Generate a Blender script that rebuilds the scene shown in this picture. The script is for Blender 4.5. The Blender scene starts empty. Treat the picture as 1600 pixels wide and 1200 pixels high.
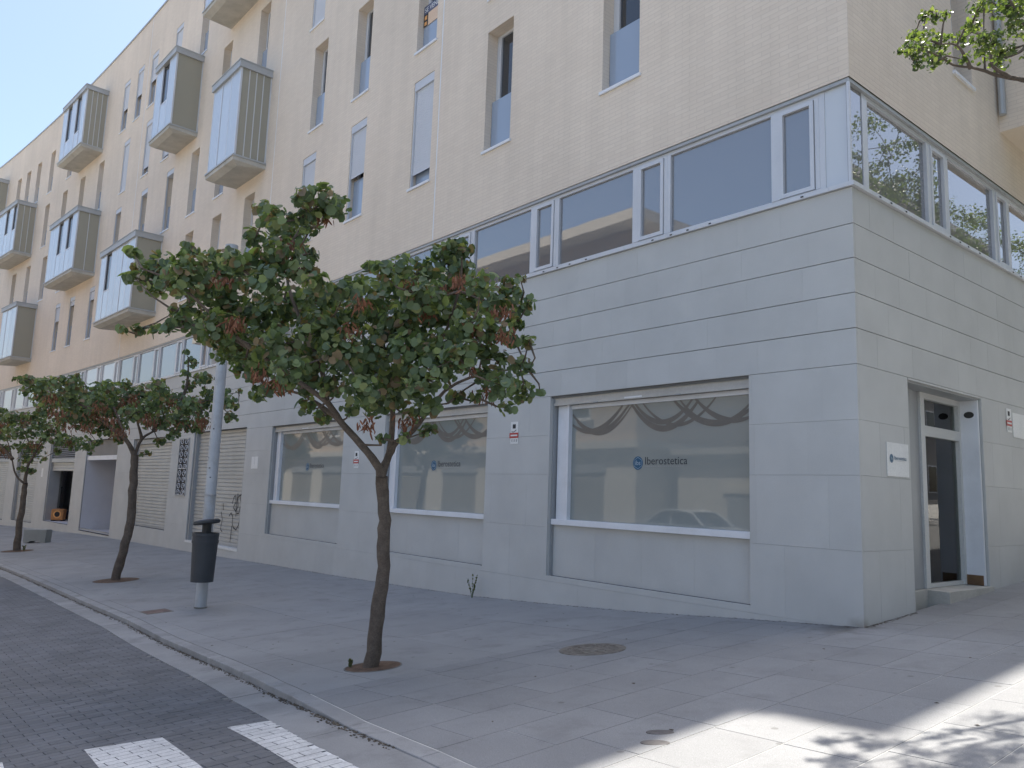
import bpy, bmesh, math, random
from mathutils import Vector, Matrix, Quaternion
random.seed(11)
sc = bpy.context.scene
COL = sc.collection

# ------------------------------------------------------------------ camera
cam_d = bpy.data.cameras.new('camera'); cam = bpy.data.objects.new('camera', cam_d); COL.objects.link(cam)
CAM = Vector((4.083, -8.244, 1.268))
cr = Vector((0.64181, 0.76611, 0.03405)); cu = Vector((0.08531, -0.11545, 0.98964)); cw = Vector((-0.76210, 0.63226, 0.13945))
cam.matrix_world = Matrix(((cr.x, cu.x, -cw.x, CAM.x), (cr.y, cu.y, -cw.y, CAM.y), (cr.z, cu.z, -cw.z, CAM.z), (0, 0, 0, 1)))
cam_d.sensor_width = 36.0; cam_d.lens = 27.63; cam_d.clip_start = 0.05; cam_d.clip_end = 3000
sc.camera = cam

# ------------------------------------------------------------------ sky, sun, exposure
SUN_V = Vector((-0.042, 0.388, 1.0)).normalized()          # towards the sun: behind the building
world = bpy.data.worlds.new('World'); sc.world = world; world.use_nodes = True
wn = world.node_tree; bgn = wn.nodes['Background']
sky = wn.nodes.new('ShaderNodeTexSky'); sky.sky_type = 'NISHITA'; sky.sun_disc = False
sky.sun_elevation = math.asin(SUN_V.z); sky.sun_rotation = math.atan2(SUN_V.x, SUN_V.y)
sky.air_density = 1.0; sky.dust_density = 3.0; sky.ozone_density = 1.0; sky.altitude = 20
wn.links.new(sky.outputs[0], bgn.inputs[0]); bgn.inputs[1].default_value = 0.15
sd = bpy.data.lights.new('sun', 'SUN'); sd.energy = 5.0; sd.angle = math.radians(0.55); sd.color = (1.0, 0.95, 0.87)
so = bpy.data.objects.new('sun', sd); COL.objects.link(so); so.location = (-5, 40, 90)
so.rotation_euler = (-SUN_V).to_track_quat('-Z', 'Y').to_euler()
vs = sc.view_settings; vs.view_transform = 'Standard'; vs.look = 'None'; vs.exposure = 1.0; vs.gamma = 1.0
vs.use_curve_mapping = False

# ------------------------------------------------------------------ geometry of the place
X0, KA = -12.0, 0.00172                     # the facade is straight to X0, then bends gently toward the street
def yf(x): return -KA * (x - X0) ** 2 if x < X0 else 0.0
def fang(x): return math.atan(-2 * KA * (x - X0)) if x < X0 else 0.0
ZB = [(-120, -3.1), (-80, -2.1), (-60, -1.6), (-45, -1.21), (-32.7, -.93), (-28.6, -.86), (-21.4, -.78), (-17, -.69), (-12, -.59),
      (-9.4, -.52), (-6.8, -.44), (-5, -.34), (-3, -.21), (-1.33, -.07), (0, .03), (4, .25), (8, .45), (20, .9), (120, 3)]
def zb(x):
    if x <= ZB[0][0]: return ZB[0][1]
    for (a, b), (c, d) in zip(ZB, ZB[1:]):
        if x <= c: return b + (d - b) * (x - a) / (c - a)
    return ZB[-1][1]
def zg(x, y):                               # pavement level
    d = y - yf(x)
    if d < -8.5: g = -0.493 + 0.1 * min(2.5, -8.5 - d)
    elif d > 6: g = 0.348 + 0.03 * (d - 6)
    else: g = 0.058 * d
    return zb(x) + g
KERB = [(-120, -4.82), (-9, -4.8), (-6.5, -4.9), (-4.5, -5.0), (-3.35, -5.09), (-2.4, -5.2), (-1.0, -5.4), (.13, -5.48), (1.0, -5.55), (9, -5.8), (40, -6)]
def yk(x):                                  # outer edge of the kerb
    for (a, b), (c, d) in zip(KERB, KERB[1:]):
        if x <= c: return yf(x) + b + (d - b) * (x - a) / (c - a)
    return -6
def drop(x):                                # kerb height, lowered at the crossing
    t = min(1, max(0, (-0.5 - x) / 2.6)); t = t * t * (3 - 2 * t)
    return 0.006 + 0.055 * t

# ------------------------------------------------------------------ helpers
class MB:
    def __init__(s): s.v = []; s.f = []; s.uv = None
    def add(s, vs_, fs):
        o = len(s.v); s.v += [tuple(p) for p in vs_]; s.f += [tuple(i + o for i in q) for q in fs]; return s
    def box(s, x0, x1, y0, y1, z0, z1):
        return s.add([(x0, y0, z0), (x1, y0, z0), (x1, y1, z0), (x0, y1, z0), (x0, y0, z1), (x1, y0, z1), (x1, y1, z1), (x0, y1, z1)],
                     [(0, 3, 2, 1), (4, 5, 6, 7), (0, 1, 5, 4), (1, 2, 6, 5), (2, 3, 7, 6), (3, 0, 4, 7)])
    def quad(s, a, b, c, d): return s.add([a, b, c, d], [(0, 1, 2, 3)])
    def frame(s, x0, x1, z0, z1, t, y0, y1, tb=None):
        tb = t if tb is None else tb
        s.box(x0, x0 + t, y0, y1, z0, z1); s.box(x1 - t, x1, y0, y1, z0, z1)
        s.box(x0 + t, x1 - t, y0, y1, z0, z0 + tb); s.box(x0 + t, x1 - t, y0, y1, z1 - tb, z1); return s
    def tube(s, pts, rad, n=8, cap=True):
        pts = [Vector(p) for p in pts]; m = len(pts)
        if not isinstance(rad, (list, tuple)): rad = [rad] * m
        o = len(s.v); ref = Vector((0.3, 0.9, 0.2))
        for i, p in enumerate(pts):
            t = (pts[min(i + 1, m - 1)] - pts[max(i - 1, 0)]).normalized()
            a = t.cross(ref)
            if a.length < .05: a = t.cross(Vector((1, 0, 0)))
            a.normalize(); b = t.cross(a).normalized()
            for k in range(n):
                q = 2 * math.pi * k / n; s.v.append(tuple(p + (a * math.cos(q) + b * math.sin(q)) * rad[i]))
        for i in range(m - 1):
            for k in range(n):
                s.f.append((o + i * n + k, o + i * n + (k + 1) % n, o + (i + 1) * n + (k + 1) % n, o + (i + 1) * n + k))
        if cap:
            s.f.append(tuple(o + k for k in range(n))); s.f.append(tuple(o + (m - 1) * n + k for k in reversed(range(n))))
        return s
    def lathe(s, prof, cx=0, cy=0, n=24, cap=True):
        o = len(s.v)
        for r_, z in prof:
            for k in range(n):
                a = 2 * math.pi * k / n; s.v.append((cx + r_ * math.cos(a), cy + r_ * math.sin(a), z))
        for i in range(len(prof) - 1):
            for k in range(n): s.f.append((o + i * n + k, o + i * n + (k + 1) % n, o + (i + 1) * n + (k + 1) % n, o + (i + 1) * n + k))
        if cap: s.f.append(tuple(o + k for k in reversed(range(n)))); s.f.append(tuple(o + (len(prof) - 1) * n + k for k in range(n)))
        return s
    def mesh(s, name, mat, smooth=False):
        me = bpy.data.meshes.new(name); me.from_pydata(s.v, [], s.f)
        if s.uv is not None:
            ul = me.uv_layers.new(name='UVMap')
            for li, l in enumerate(me.loops): ul.data[li].uv = s.uv[l.vertex_index]
        if mat: me.materials.append(mat)
        if smooth:
            for p in me.polygons: p.use_smooth = True
        me.update(); return me
    def build(s, name, mat, parent=None, loc=(0, 0, 0), rotz=0, kind=None, smooth=False, bevel=0):
        return inst(s.mesh(name, mat, smooth), name, parent, loc, rotz, kind, bevel)
def inst(me, name, parent=None, loc=(0, 0, 0), rotz=0, kind=None, bevel=0):
    o = bpy.data.objects.new(name, me); COL.objects.link(o); o.parent = parent; o.location = loc; o.rotation_euler = (0, 0, rotz)
    if kind: o['kind'] = kind
    if bevel:
        b = o.modifiers.new('bevel', 'BEVEL'); b.width = bevel; b.segments = 2; b.limit_method = 'ANGLE'
    return o
def tag(o, label=None, cat=None, group=None, kind=None):
    if label: o['label'] = label
    if cat: o['category'] = cat
    if group: o['group'] = group
    if kind: o['kind'] = kind
    return o
def thing(name, label, cat, loc=(0, 0, 0), rotz=0, group=None):
    o = bpy.data.objects.new(name, None); COL.objects.link(o); o.location = loc; o.rotation_euler = (0, 0, rotz); o.empty_display_size = .1
    return tag(o, label, cat, group)
def copy_tree(o, parent=None):
    c = o.copy(); COL.objects.link(c); c.parent = parent
    for ch in list(o.children): copy_tree(ch, c)
    return c
def text_mesh(body, size, mat, extrude=0.001):
    cu_ = bpy.data.curves.new('lettering', 'FONT'); cu_.body = body; cu_.size = size; cu_.extrude = extrude; cu_.resolution_u = 3
    cu_.align_x = 'LEFT'; cu_.align_y = 'BOTTOM_BASELINE'
    t = bpy.data.objects.new('lettering', cu_); COL.objects.link(t)
    dg = bpy.context.evaluated_depsgraph_get(); me = bpy.data.meshes.new_from_object(t.evaluated_get(dg))
    bpy.data.objects.remove(t); bpy.data.curves.remove(cu_)
    me.name = 'lettering'; me.materials.clear(); me.materials.append(mat)
    return me
def stand_text(me, width=None):              # text plane -> local XZ plane facing -Y, optionally fitted to a width
    xs = [v.co.x for v in me.vertices]; x0, x1 = min(xs), max(xs); k = (width / (x1 - x0)) if width else 1
    for v in me.vertices:
        x, y, z = v.co; v.co = ((x - x0) * k, -z, y * k)
    me.update(); return me

# ------------------------------------------------------------------ materials
def mat_base(name):
    m = bpy.data.materials.new(name); m.use_nodes = True; nt = m.node_tree; b = nt.nodes['Principled BSDF']; return m, nt, b
def N(nt, t, **kw):
    n = nt.nodes.new(t)
    for k, v in kw.items(): setattr(n, k, v)
    return n
def mat(name, col, rough=.8, var=.12, scale=2.0, fine=.08, fscale=60, bump=0, bscale=90, spec=.4, metal=0, stain=None, sscale=.6, samt=.5, ior=1.5, coat=0, island=0, dirt=None, spots=0):
    """base colour with broad and fine procedural variation, optional stains and fine relief"""
    m, nt, b = mat_base(name); L = nt.links.new
    geo = N(nt, 'ShaderNodeNewGeometry')
    n1 = N(nt, 'ShaderNodeTexNoise'); n1.inputs['Scale'].default_value = scale; n1.inputs['Detail'].default_value = 5; L(geo.outputs['Position'], n1.inputs['Vector'])
    n2 = N(nt, 'ShaderNodeTexNoise'); n2.inputs['Scale'].default_value = fscale; n2.inputs['Detail'].default_value = 3; L(geo.outputs['Position'], n2.inputs['Vector'])
    r1 = N(nt, 'ShaderNodeMapRange'); r1.inputs[1].default_value = .3; r1.inputs[2].default_value = .7; r1.inputs[3].default_value = 1 - var; r1.inputs[4].default_value = 1 + var; L(n1.outputs[0], r1.inputs[0])
    r2 = N(nt, 'ShaderNodeMapRange'); r2.inputs[1].default_value = .3; r2.inputs[2].default_value = .7; r2.inputs[3].default_value = 1 - fine; r2.inputs[4].default_value = 1 + fine; L(n2.outputs[0], r2.inputs[0])
    mu = N(nt, 'ShaderNodeMath', operation='MULTIPLY'); L(r1.outputs[0], mu.inputs[0]); L(r2.outputs[0], mu.inputs[1])
    val = mu.outputs[0]
    if island:
        oi = N(nt, 'ShaderNodeObjectInfo'); r3 = N(nt, 'ShaderNodeMapRange'); r3.inputs[3].default_value = 1 - island; r3.inputs[4].default_value = 1 + island
        src = oi.outputs['Random']
        gi = N(nt, 'ShaderNodeMath', operation='ADD'); L(src, gi.inputs[0]); L(geo.outputs['Random Per Island'], gi.inputs[1])
        fr_ = N(nt, 'ShaderNodeMath', operation='FRACT'); L(gi.outputs[0], fr_.inputs[0]); L(fr_.outputs[0], r3.inputs[0])
        m2 = N(nt, 'ShaderNodeMath', operation='MULTIPLY'); L(val, m2.inputs[0]); L(r3.outputs[0], m2.inputs[1]); val = m2.outputs[0]
    mx = N(nt, 'ShaderNodeVectorMath', operation='SCALE'); mx.inputs[0].default_value = col; L(val, mx.inputs['Scale'])
    out = mx.outputs[0]
    if stain:
        n3 = N(nt, 'ShaderNodeTexNoise'); n3.inputs['Scale'].default_value = sscale; n3.inputs['Detail'].default_value = 8; n3.inputs['Roughness'].default_value = .68
        mp = N(nt, 'ShaderNodeMapping'); mp.inputs['Location'].default_value = (7.3, 2.1, 4.4); L(geo.outputs['Position'], mp.inputs['Vector']); L(mp.outputs[0], n3.inputs['Vector'])
        r4 = N(nt, 'ShaderNodeMapRange'); r4.inputs[1].default_value = .52; r4.inputs[2].default_value = .75; r4.inputs[4].default_value = samt; L(n3.outputs[0], r4.inputs[0])
        mm = N(nt, 'ShaderNodeMix', data_type='RGBA'); L(r4.outputs[0], mm.inputs['Factor']); L(out, mm.inputs['A']); mm.inputs['B'].default_value = (*stain, 1); out = mm.outputs['Result']
    if spots:                                  # trodden gum and drip marks
        vo = N(nt, 'ShaderNodeTexVoronoi'); vo.inputs['Scale'].default_value = 2.6; L(geo.outputs['Position'], vo.inputs['Vector'])
        r6 = N(nt, 'ShaderNodeMapRange'); r6.inputs[1].default_value = .075; r6.inputs[2].default_value = .05; r6.inputs[4].default_value = .55; L(vo.outputs['Distance'], r6.inputs[0])
        ms = N(nt, 'ShaderNodeMix', data_type='RGBA'); L(r6.outputs[0], ms.inputs['Factor']); L(out, ms.inputs['A']); ms.inputs['B'].default_value = (.11, .105, .10, 1); out = ms.outputs['Result']
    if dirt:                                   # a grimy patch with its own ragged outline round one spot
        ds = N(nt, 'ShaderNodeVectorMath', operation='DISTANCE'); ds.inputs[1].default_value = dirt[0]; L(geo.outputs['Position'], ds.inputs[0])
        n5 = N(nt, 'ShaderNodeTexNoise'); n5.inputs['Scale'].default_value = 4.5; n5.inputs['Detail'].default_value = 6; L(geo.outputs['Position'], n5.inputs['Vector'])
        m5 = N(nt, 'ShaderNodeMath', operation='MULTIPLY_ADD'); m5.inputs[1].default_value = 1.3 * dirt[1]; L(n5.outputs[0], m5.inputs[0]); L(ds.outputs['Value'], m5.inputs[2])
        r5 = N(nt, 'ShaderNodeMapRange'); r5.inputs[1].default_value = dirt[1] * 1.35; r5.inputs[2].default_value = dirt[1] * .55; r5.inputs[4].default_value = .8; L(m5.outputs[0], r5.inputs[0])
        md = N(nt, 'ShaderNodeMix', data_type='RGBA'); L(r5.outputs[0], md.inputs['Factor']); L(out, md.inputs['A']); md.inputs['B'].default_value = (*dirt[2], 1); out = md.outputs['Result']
    L(out, b.inputs['Base Color'])
    b.inputs['Roughness'].default_value = rough; b.inputs['Specular IOR Level'].default_value = spec; b.inputs['Metallic'].default_value = metal; b.inputs['IOR'].default_value = ior
    if coat: b.inputs['Coat Weight'].default_value = coat
    if bump:
        bp = N(nt, 'ShaderNodeBump'); bp.inputs['Strength'].default_value = 1; bp.inputs['Distance'].default_value = bump
        n4 = N(nt, 'ShaderNodeTexNoise'); n4.inputs['Scale'].default_value = bscale; n4.inputs['Detail'].default_value = 4; L(geo.outputs['Position'], n4.inputs['Vector'])
        L(n4.outputs[0], bp.inputs['Height']); L(bp.outputs[0], b.inputs['Normal'])
    return m
def glass(name, col, rough=.03, ior=1.7, wav=.0):
    m, nt, b = mat_base(name); b.inputs['Base Color'].default_value = (*col, 1); b.inputs['Roughness'].default_value = rough; b.inputs['IOR'].default_value = ior
    if wav:
        geo = N(nt, 'ShaderNodeNewGeometry'); n = N(nt, 'ShaderNodeTexNoise'); n.inputs['Scale'].default_value = 1.1; nt.links.new(geo.outputs['Position'], n.inputs['Vector'])
        bp = N(nt, 'ShaderNodeBump'); bp.inputs['Strength'].default_value = 1; bp.inputs['Distance'].default_value = wav
        nt.links.new(n.outputs[0], bp.inputs['Height']); nt.links.new(bp.outputs[0], b.inputs['Normal'])
    return m
def clear_glass(name, tint=(.82, .88, .86), f0=1.6):
    m = bpy.data.materials.new(name); m.use_nodes = True; nt = m.node_tree; nt.nodes.clear(); L = nt.links.new
    o = N(nt, 'ShaderNodeOutputMaterial'); mx = N(nt, 'ShaderNodeMixShader'); fr_ = N(nt, 'ShaderNodeFresnel'); fr_.inputs[0].default_value = f0
    t = N(nt, 'ShaderNodeBsdfTransparent'); t.inputs[0].default_value = (*tint, 1); g = N(nt, 'ShaderNodeBsdfGlossy'); g.inputs['Roughness'].default_value = .01
    L(fr_.outputs[0], mx.inputs[0]); L(t.outputs[0], mx.inputs[1]); L(g.outputs[0], mx.inputs[2]); L(mx.outputs[0], o.inputs[0]); return m
def brick_mat(name, c1, c2, cm):
    m, nt, b = mat_base(name); L = nt.links.new
    uv = N(nt, 'ShaderNodeUVMap'); uv.uv_map = 'UVMap'
    br = N(nt, 'ShaderNodeTexBrick'); br.inputs['Scale'].default_value = 1; br.inputs['Mortar Size'].default_value = .006; br.inputs['Mortar Smooth'].default_value = .3
    br.inputs['Brick Width'].default_value = .25; br.inputs['Row Height'].default_value = .0625; br.inputs['Bias'].default_value = 0
    br.inputs['Color1'].default_value = (*c1, 1); br.inputs['Color2'].default_value = (*c2, 1); br.inputs['Mortar'].default_value = (*cm, 1)
    L(uv.outputs[0], br.inputs['Vector'])
    n1 = N(nt, 'ShaderNodeTexNoise'); n1.inputs['Scale'].default_value = .35; n1.inputs['Detail'].default_value = 6; L(uv.outputs[0], n1.inputs['Vector'])
    r1 = N(nt, 'ShaderNodeMapRange'); r1.inputs[1].default_value = .3; r1.inputs[2].default_value = .7; r1.inputs[3].default_value = .93; r1.inputs[4].default_value = 1.06; L(n1.outputs[0], r1.inputs[0])
    mp = N(nt, 'ShaderNodeMapping'); mp.inputs['Scale'].default_value = (2.2, .12, 1); L(uv.outputs[0], mp.inputs['Vector'])
    n2 = N(nt, 'ShaderNodeTexNoise'); n2.inputs['Scale'].default_value = 1.4; n2.inputs['Detail'].default_value = 5; L(mp.outputs[0], n2.inputs['Vector'])
    r2 = N(nt, 'ShaderNodeMapRange'); r2.inputs[1].default_value = .35; r2.inputs[2].default_value = .7; r2.inputs[3].default_value = 1.015; r2.inputs[4].default_value = .955; L(n2.outputs[0], r2.inputs[0])
    mu = N(nt, 'ShaderNodeMath', operation='MULTIPLY'); L(r1.outputs[0], mu.inputs[0]); L(r2.outputs[0], mu.inputs[1])
    sx = N(nt, 'ShaderNodeVectorMath', operation='SCALE'); L(br.outputs['Color'], sx.inputs[0]); L(mu.outputs[0], sx.inputs['Scale']); L(sx.outputs[0], b.inputs['Base Color'])
    b.inputs['Roughness'].default_value = .85; b.inputs['Specular IOR Level'].default_value = .25
    bp = N(nt, 'ShaderNodeBump'); bp.invert = True; bp.inputs['Strength'].default_value = .4; bp.inputs['Distance'].default_value = .006; L(br.outputs['Fac'], bp.inputs['Height']); L(bp.outputs[0], b.inputs['Normal'])
    return m
def leaf_mat(name, trans=.35, rough=.5, spec=.4):
    m, nt, b = mat_base(name); L = nt.links.new
    at = N(nt, 'ShaderNodeAttribute'); at.attribute_name = 'leaf'; L(at.outputs['Color'], b.inputs['Base Color'])
    b.inputs['Roughness'].default_value = rough; b.inputs['Specular IOR Level'].default_value = spec
    tr = N(nt, 'ShaderNodeBsdfTranslucent'); sxx = N(nt, 'ShaderNodeVectorMath', operation='MULTIPLY'); sxx.inputs[1].default_value = (1.5, 1.6, .6); L(at.outputs['Color'], sxx.inputs[0]); L(sxx.outputs[0], tr.inputs[0])
    mx = N(nt, 'ShaderNodeMixShader'); mx.inputs[0].default_value = trans; L(b.outputs[0], mx.inputs[1]); L(tr.outputs[0], mx.inputs[2]); L(mx.outputs[0], nt.nodes['Material Output'].inputs[0])
    return m

M = {}
M['brick'] = brick_mat('cream_brick', (.76, .66, .545), (.725, .625, .515), (.675, .58, .48))
M['render'] = mat('cream_render', (.66, .57, .46), .9, .05, .7, .03, 40)
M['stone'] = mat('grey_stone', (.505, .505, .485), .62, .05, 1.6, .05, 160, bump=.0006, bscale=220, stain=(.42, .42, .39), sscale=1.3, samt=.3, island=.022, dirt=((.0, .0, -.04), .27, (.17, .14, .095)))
M['backing'] = mat('joint_backing', (.16, .16, .155), .9)
M['concrete'] = mat('cast_concrete', (.47, .45, .40), .85, .12, 2.5, .06, 50, bump=.001, stain=(.28, .27, .23), sscale=2.5, samt=.5)
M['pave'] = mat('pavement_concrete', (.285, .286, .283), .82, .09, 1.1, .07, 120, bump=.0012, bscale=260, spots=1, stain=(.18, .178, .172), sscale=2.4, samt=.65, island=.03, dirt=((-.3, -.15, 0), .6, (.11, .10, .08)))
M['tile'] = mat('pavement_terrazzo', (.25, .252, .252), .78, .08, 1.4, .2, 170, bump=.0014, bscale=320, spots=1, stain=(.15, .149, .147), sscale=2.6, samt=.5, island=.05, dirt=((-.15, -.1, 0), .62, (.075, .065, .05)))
M['grout'] = mat('pale_grout', (.52, .51, .48), .9, .15, 4, .1, 90)
M['grout_dark'] = mat('dirty_joint', (.17, .165, .15), .95, .3, 3, .1, 90)
M['paver'] = mat('dark_paver', (.14, .143, .148), .8, .12, 2.0, .14, 150, bump=.0015, bscale=300, island=.13, stain=(.19, .19, .185), sscale=2.2, samt=.45)
M['roadbed'] = mat('paver_joint_sand', (.21, .205, .19), .95, .3, 6, .12, 120)
M['asphalt'] = mat('asphalt', (.07, .07, .072), .9, .15, 1.5, .2, 180, bump=.002, bscale=260)
M['paint'] = mat('worn_road_paint', (.62, .62, .60), .7, .1, 4, .14, 70, stain=(.30, .30, .30), sscale=5, samt=.55)
M['paint_joint'] = mat('road_paint_in_joints', (.72, .72, .70), .7, .08, 5, .1, 70)
M['kerb'] = mat('kerb_granite', (.30, .30, .295), .8, .12, 2.4, .16, 190, bump=.001, island=.06, stain=(.11, .10, .085), sscale=3, samt=.6)
M['gutter'] = mat('gutter_concrete', (.29, .29, .285), .82, .1, 2, .1, 120, bump=.001, island=.05, stain=(.12, .12, .115), sscale=2.2, samt=.55)
M['soil'] = mat('dry_soil', (.14, .09, .06), .98, .3, 12, .25, 90, bump=.01, bscale=60)
M['alu'] = mat('pale_aluminium', (.60, .61, .63), .42, .04, 1.5, .02, 40, metal=.15)
M['alu_dark'] = mat('grey_steel', (.33, .34, .345), .45, .06, 2, .03, 60, metal=.2)
M['white'] = mat('white_lacquer', (.74, .75, .77), .45, .05, 2.5, .02, 60, stain=(.5, .5, .48), sscale=2.5, samt=.3)
M['shutter'] = mat('galvanised_shutter', (.46, .455, .43), .45, .08, 1.4, .05, 30, metal=.25, stain=(.3, .29, .26), sscale=1.6, samt=.35)
M['blind'] = mat('window_blind', (.56, .58, .62), .5, .04, 1.2, .02, 60)
M['zinc'] = mat('zinc_cap', (.42, .43, .43), .5, .08, 1.6, .03, 60, metal=.2)
M['ribglass'] = glass('ribbed_glass_panel', (.52, .57, .62), .14, 1.8)
M['sideglass'] = glass('tinted_side_glass', (.50, .475, .39), .10, 1.5)
_nt = M['sideglass'].node_tree; _mx = _nt.nodes.new('ShaderNodeMixShader'); _mx.inputs[0].default_value = .36; _tp = _nt.nodes.new('ShaderNodeBsdfTransparent'); _tp.inputs[0].default_value = (.8, .8, .74, 1)
_nt.links.new(_nt.nodes['Principled BSDF'].outputs[0], _mx.inputs[1]); _nt.links.new(_tp.outputs[0], _mx.inputs[2]); _nt.links.new(_mx.outputs[0], _nt.nodes['Material Output'].inputs[0])
M['darkglass'] = glass('window_glass', (.035, .038, .042), .02, 1.75, .0004)
M['railglass'] = glass('glass_balustrade', (.30, .36, .45), .06, 1.7)
M['bandglass'] = glass('band_window_glass', (.165, .165, .17), .012, 2.6, .0005)
M['bandwhite'] = glass('white_film_glass', (.58, .61, .64), .08, 1.6)
M['bandgrey'] = glass('pale_blind_glass', (.30, .32, .33), .03, 2.0, .0004)
M['film'] = glass('frosted_film_glass', (.27, .29, .275), .03, 1.62, .0003)
M['doorglass'] = clear_glass('door_glass')
M['swirl'] = mat('brown_grey_decal', (.15, .14, .125), .35, .06, 6, .02, 50)
M['logo_blue'] = mat('logo_blue', (.02, .10, .19), .4, .03)
M['logo_pale'] = mat('logo_pale', (.35, .45, .52), .4, .03)
M['logo_grey'] = mat('logo_grey', (.03, .038, .05), .45, .03)
M['bark'] = mat('bark', (.12, .095, .075), .95, .25, 9, .2, 70, bump=.006, bscale=45, stain=(.2, .17, .14), sscale=6, samt=.4)
M['leaf'] = leaf_mat('round_leaf', .38, .5, .4)
M['leaf_bright'] = leaf_mat('small_leaf', .45, .38, .6)
M['pod'] = mat('seed_pod', (.20, .085, .045), .75, .35, 14, .1, 60)
M['pole'] = mat('lamp_pole_paint', (.42, .44, .46), .5, .08, 3, .04, 60, metal=.1, stain=(.22, .18, .14), sscale=4, samt=.4)
M['bin'] = mat('charcoal_bin', (.045, .05, .056), .55, .1, 4, .05, 60)
M['iron'] = mat('cast_iron', (.17, .15, .125), .7, .25, 14, .15, 120, stain=(.42, .40, .36), sscale=16, samt=.55)
M['black'] = mat('black_rubber', (.02, .02, .022), .6, .05)
M['dark'] = mat('dark_interior', (.05, .048, .046), .9, .1)
M['red'] = mat('sign_red', (.45, .05, .04), .5, .05)
M['signwhite'] = mat('sign_white', (.72, .72, .70), .5, .05)
M['orange'] = mat('sign_orange', (.75, .36, .12), .5, .06)
M['brown'] = mat('wood_skirting', (.16, .09, .045), .6, .2, 8)
M['innerwall'] = mat('painted_inner_wall', (.55, .55, .58), .85, .06, .9, .02, 40, stain=(.33, .33, .34), sscale=.8, samt=.4)
M['lead'] = mat('graffiti_black', (.03, .03, .035), .6, .05)
M['oppwall'] = mat('ochre_render', (.52, .40, .28), .9, .06, .8, .03, 40)
M['oppwhite'] = mat('cream_stone', (.60, .56, .48), .9, .06, .8, .03, 40)
M['carpaint'] = glass('silver_car_paint', (.55, .57, .58), .18, 1.6)
M['carglass'] = glass('car_window', (.02, .022, .025), .03, 1.6)
M['grass'] = mat('weed_green', (.07, .11, .035), .8, .25, 20)

# ================================================================== the ground
def frange(a, b, st):
    n = max(1, int(round(abs(b - a) / st))); return [a + (b - a) * i / n for i in range(n + 1)]
def sheet(name, mat_, xs, ylo, yhi, ny, zfun, parent=None, kind='structure'):
    mb = MB()
    for x in xs:
        a, b = ylo(x), yhi(x)
        for j in range(ny + 1):
            y = a + (b - a) * j / ny; mb.v.append((x, y, zfun(x, y)))
    for i in range(len(xs) - 1):
        for j in range(ny):
            p = i * (ny + 1) + j; mb.f.append((p, p + ny + 1, p + ny + 2, p + 1))
    return mb.build(name, mat_, parent, kind=kind if parent is None else None)
def patch(mb, x0, x1, y0f, y1f, zf, th=.03, nx=1, ny=1, inset=0.003, jz=0.0):
    """a thin slab whose top follows the ground"""
    o = len(mb.v); x0 += inset; x1 -= inset
    for i in range(nx + 1):
        x = x0 + (x1 - x0) * i / nx; a, b = y0f(x) + inset, y1f(x) - inset
        for j in range(ny + 1):
            y = a + (b - a) * j / ny; mb.v.append((x, y, zf(x, y) + jz))
    row = ny + 1
    for i in range(nx):
        for j in range(ny):
            p = o + i * row + j; mb.f.append((p, p + row, p + row + 1, p + 1))
    rim = [o + i * row for i in range(nx + 1)] + [o + nx * row + j for j in range(1, ny + 1)] + [o + i * row + ny for i in range(nx - 1, -1, -1)] + [o + j for j in range(ny - 1, 0, -1)]
    b0 = len(mb.v)
    for p in rim:
        v = mb.v[p]; mb.v.append((v[0], v[1], v[2] - th))
    n = len(rim)
    for k in range(n): mb.f.append((rim[k], b0 + k, b0 + (k + 1) % n, rim[(k + 1) % n]))
    return mb

ground = sheet('ground', M['asphalt'], frange(-420, 420, 10), lambda x: -420, lambda x: 420, 84, lambda x, y: zg(x, max(-60, min(60, y))) - .4)
# road: bed sheet, pavers, gutter slabs, crossing stripes
def zroad(x, y): return zg(x, y) - drop(x)
road = sheet('road', M['roadbed'], frange(-100, -16, 2) + frange(-15.5, 8, .5) + frange(9, 40, 2), lambda x: yf(x) - 12.6, lambda x: yk(x) - .002, 18, lambda x, y: zroad(x, y) - .008)
far = sheet('paver_surface', M['paver'], frange(-100, -16, 2), lambda x: yf(x) - 12.4, lambda x: yk(x) - .34, 10, lambda x, y: zroad(x, y), parent=road)
far['kind'] = 'stuff'
sheet('paver_surface', M['paver'], frange(1.6, 40, 1.2), lambda x: -12.4, lambda x: yk(x) - .34, 10, lambda x, y: zroad(x, y), parent=road)['kind'] = 'stuff'
sheet('paver_surface', M['paver'], frange(-16, 1.6, 1), lambda x: yf(x) - 12.4, lambda x: yf(x) - 9.0, 6, lambda x, y: zroad(x, y), parent=road)['kind'] = 'stuff'
pav = []
nx0, nx1 = -160, 16
for i in range(nx0, nx1):
    x = i * .1; off = .1 * (i % 2) + .008 * math.sin(i * 3.1)
    j = 0
    top = yk(x + .05) - .335
    y = -9.0 + yf(x) + off - .2
    while y + .05 < top:
        pav.append((x, y, min(y + .2, top))); y += .2
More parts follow.
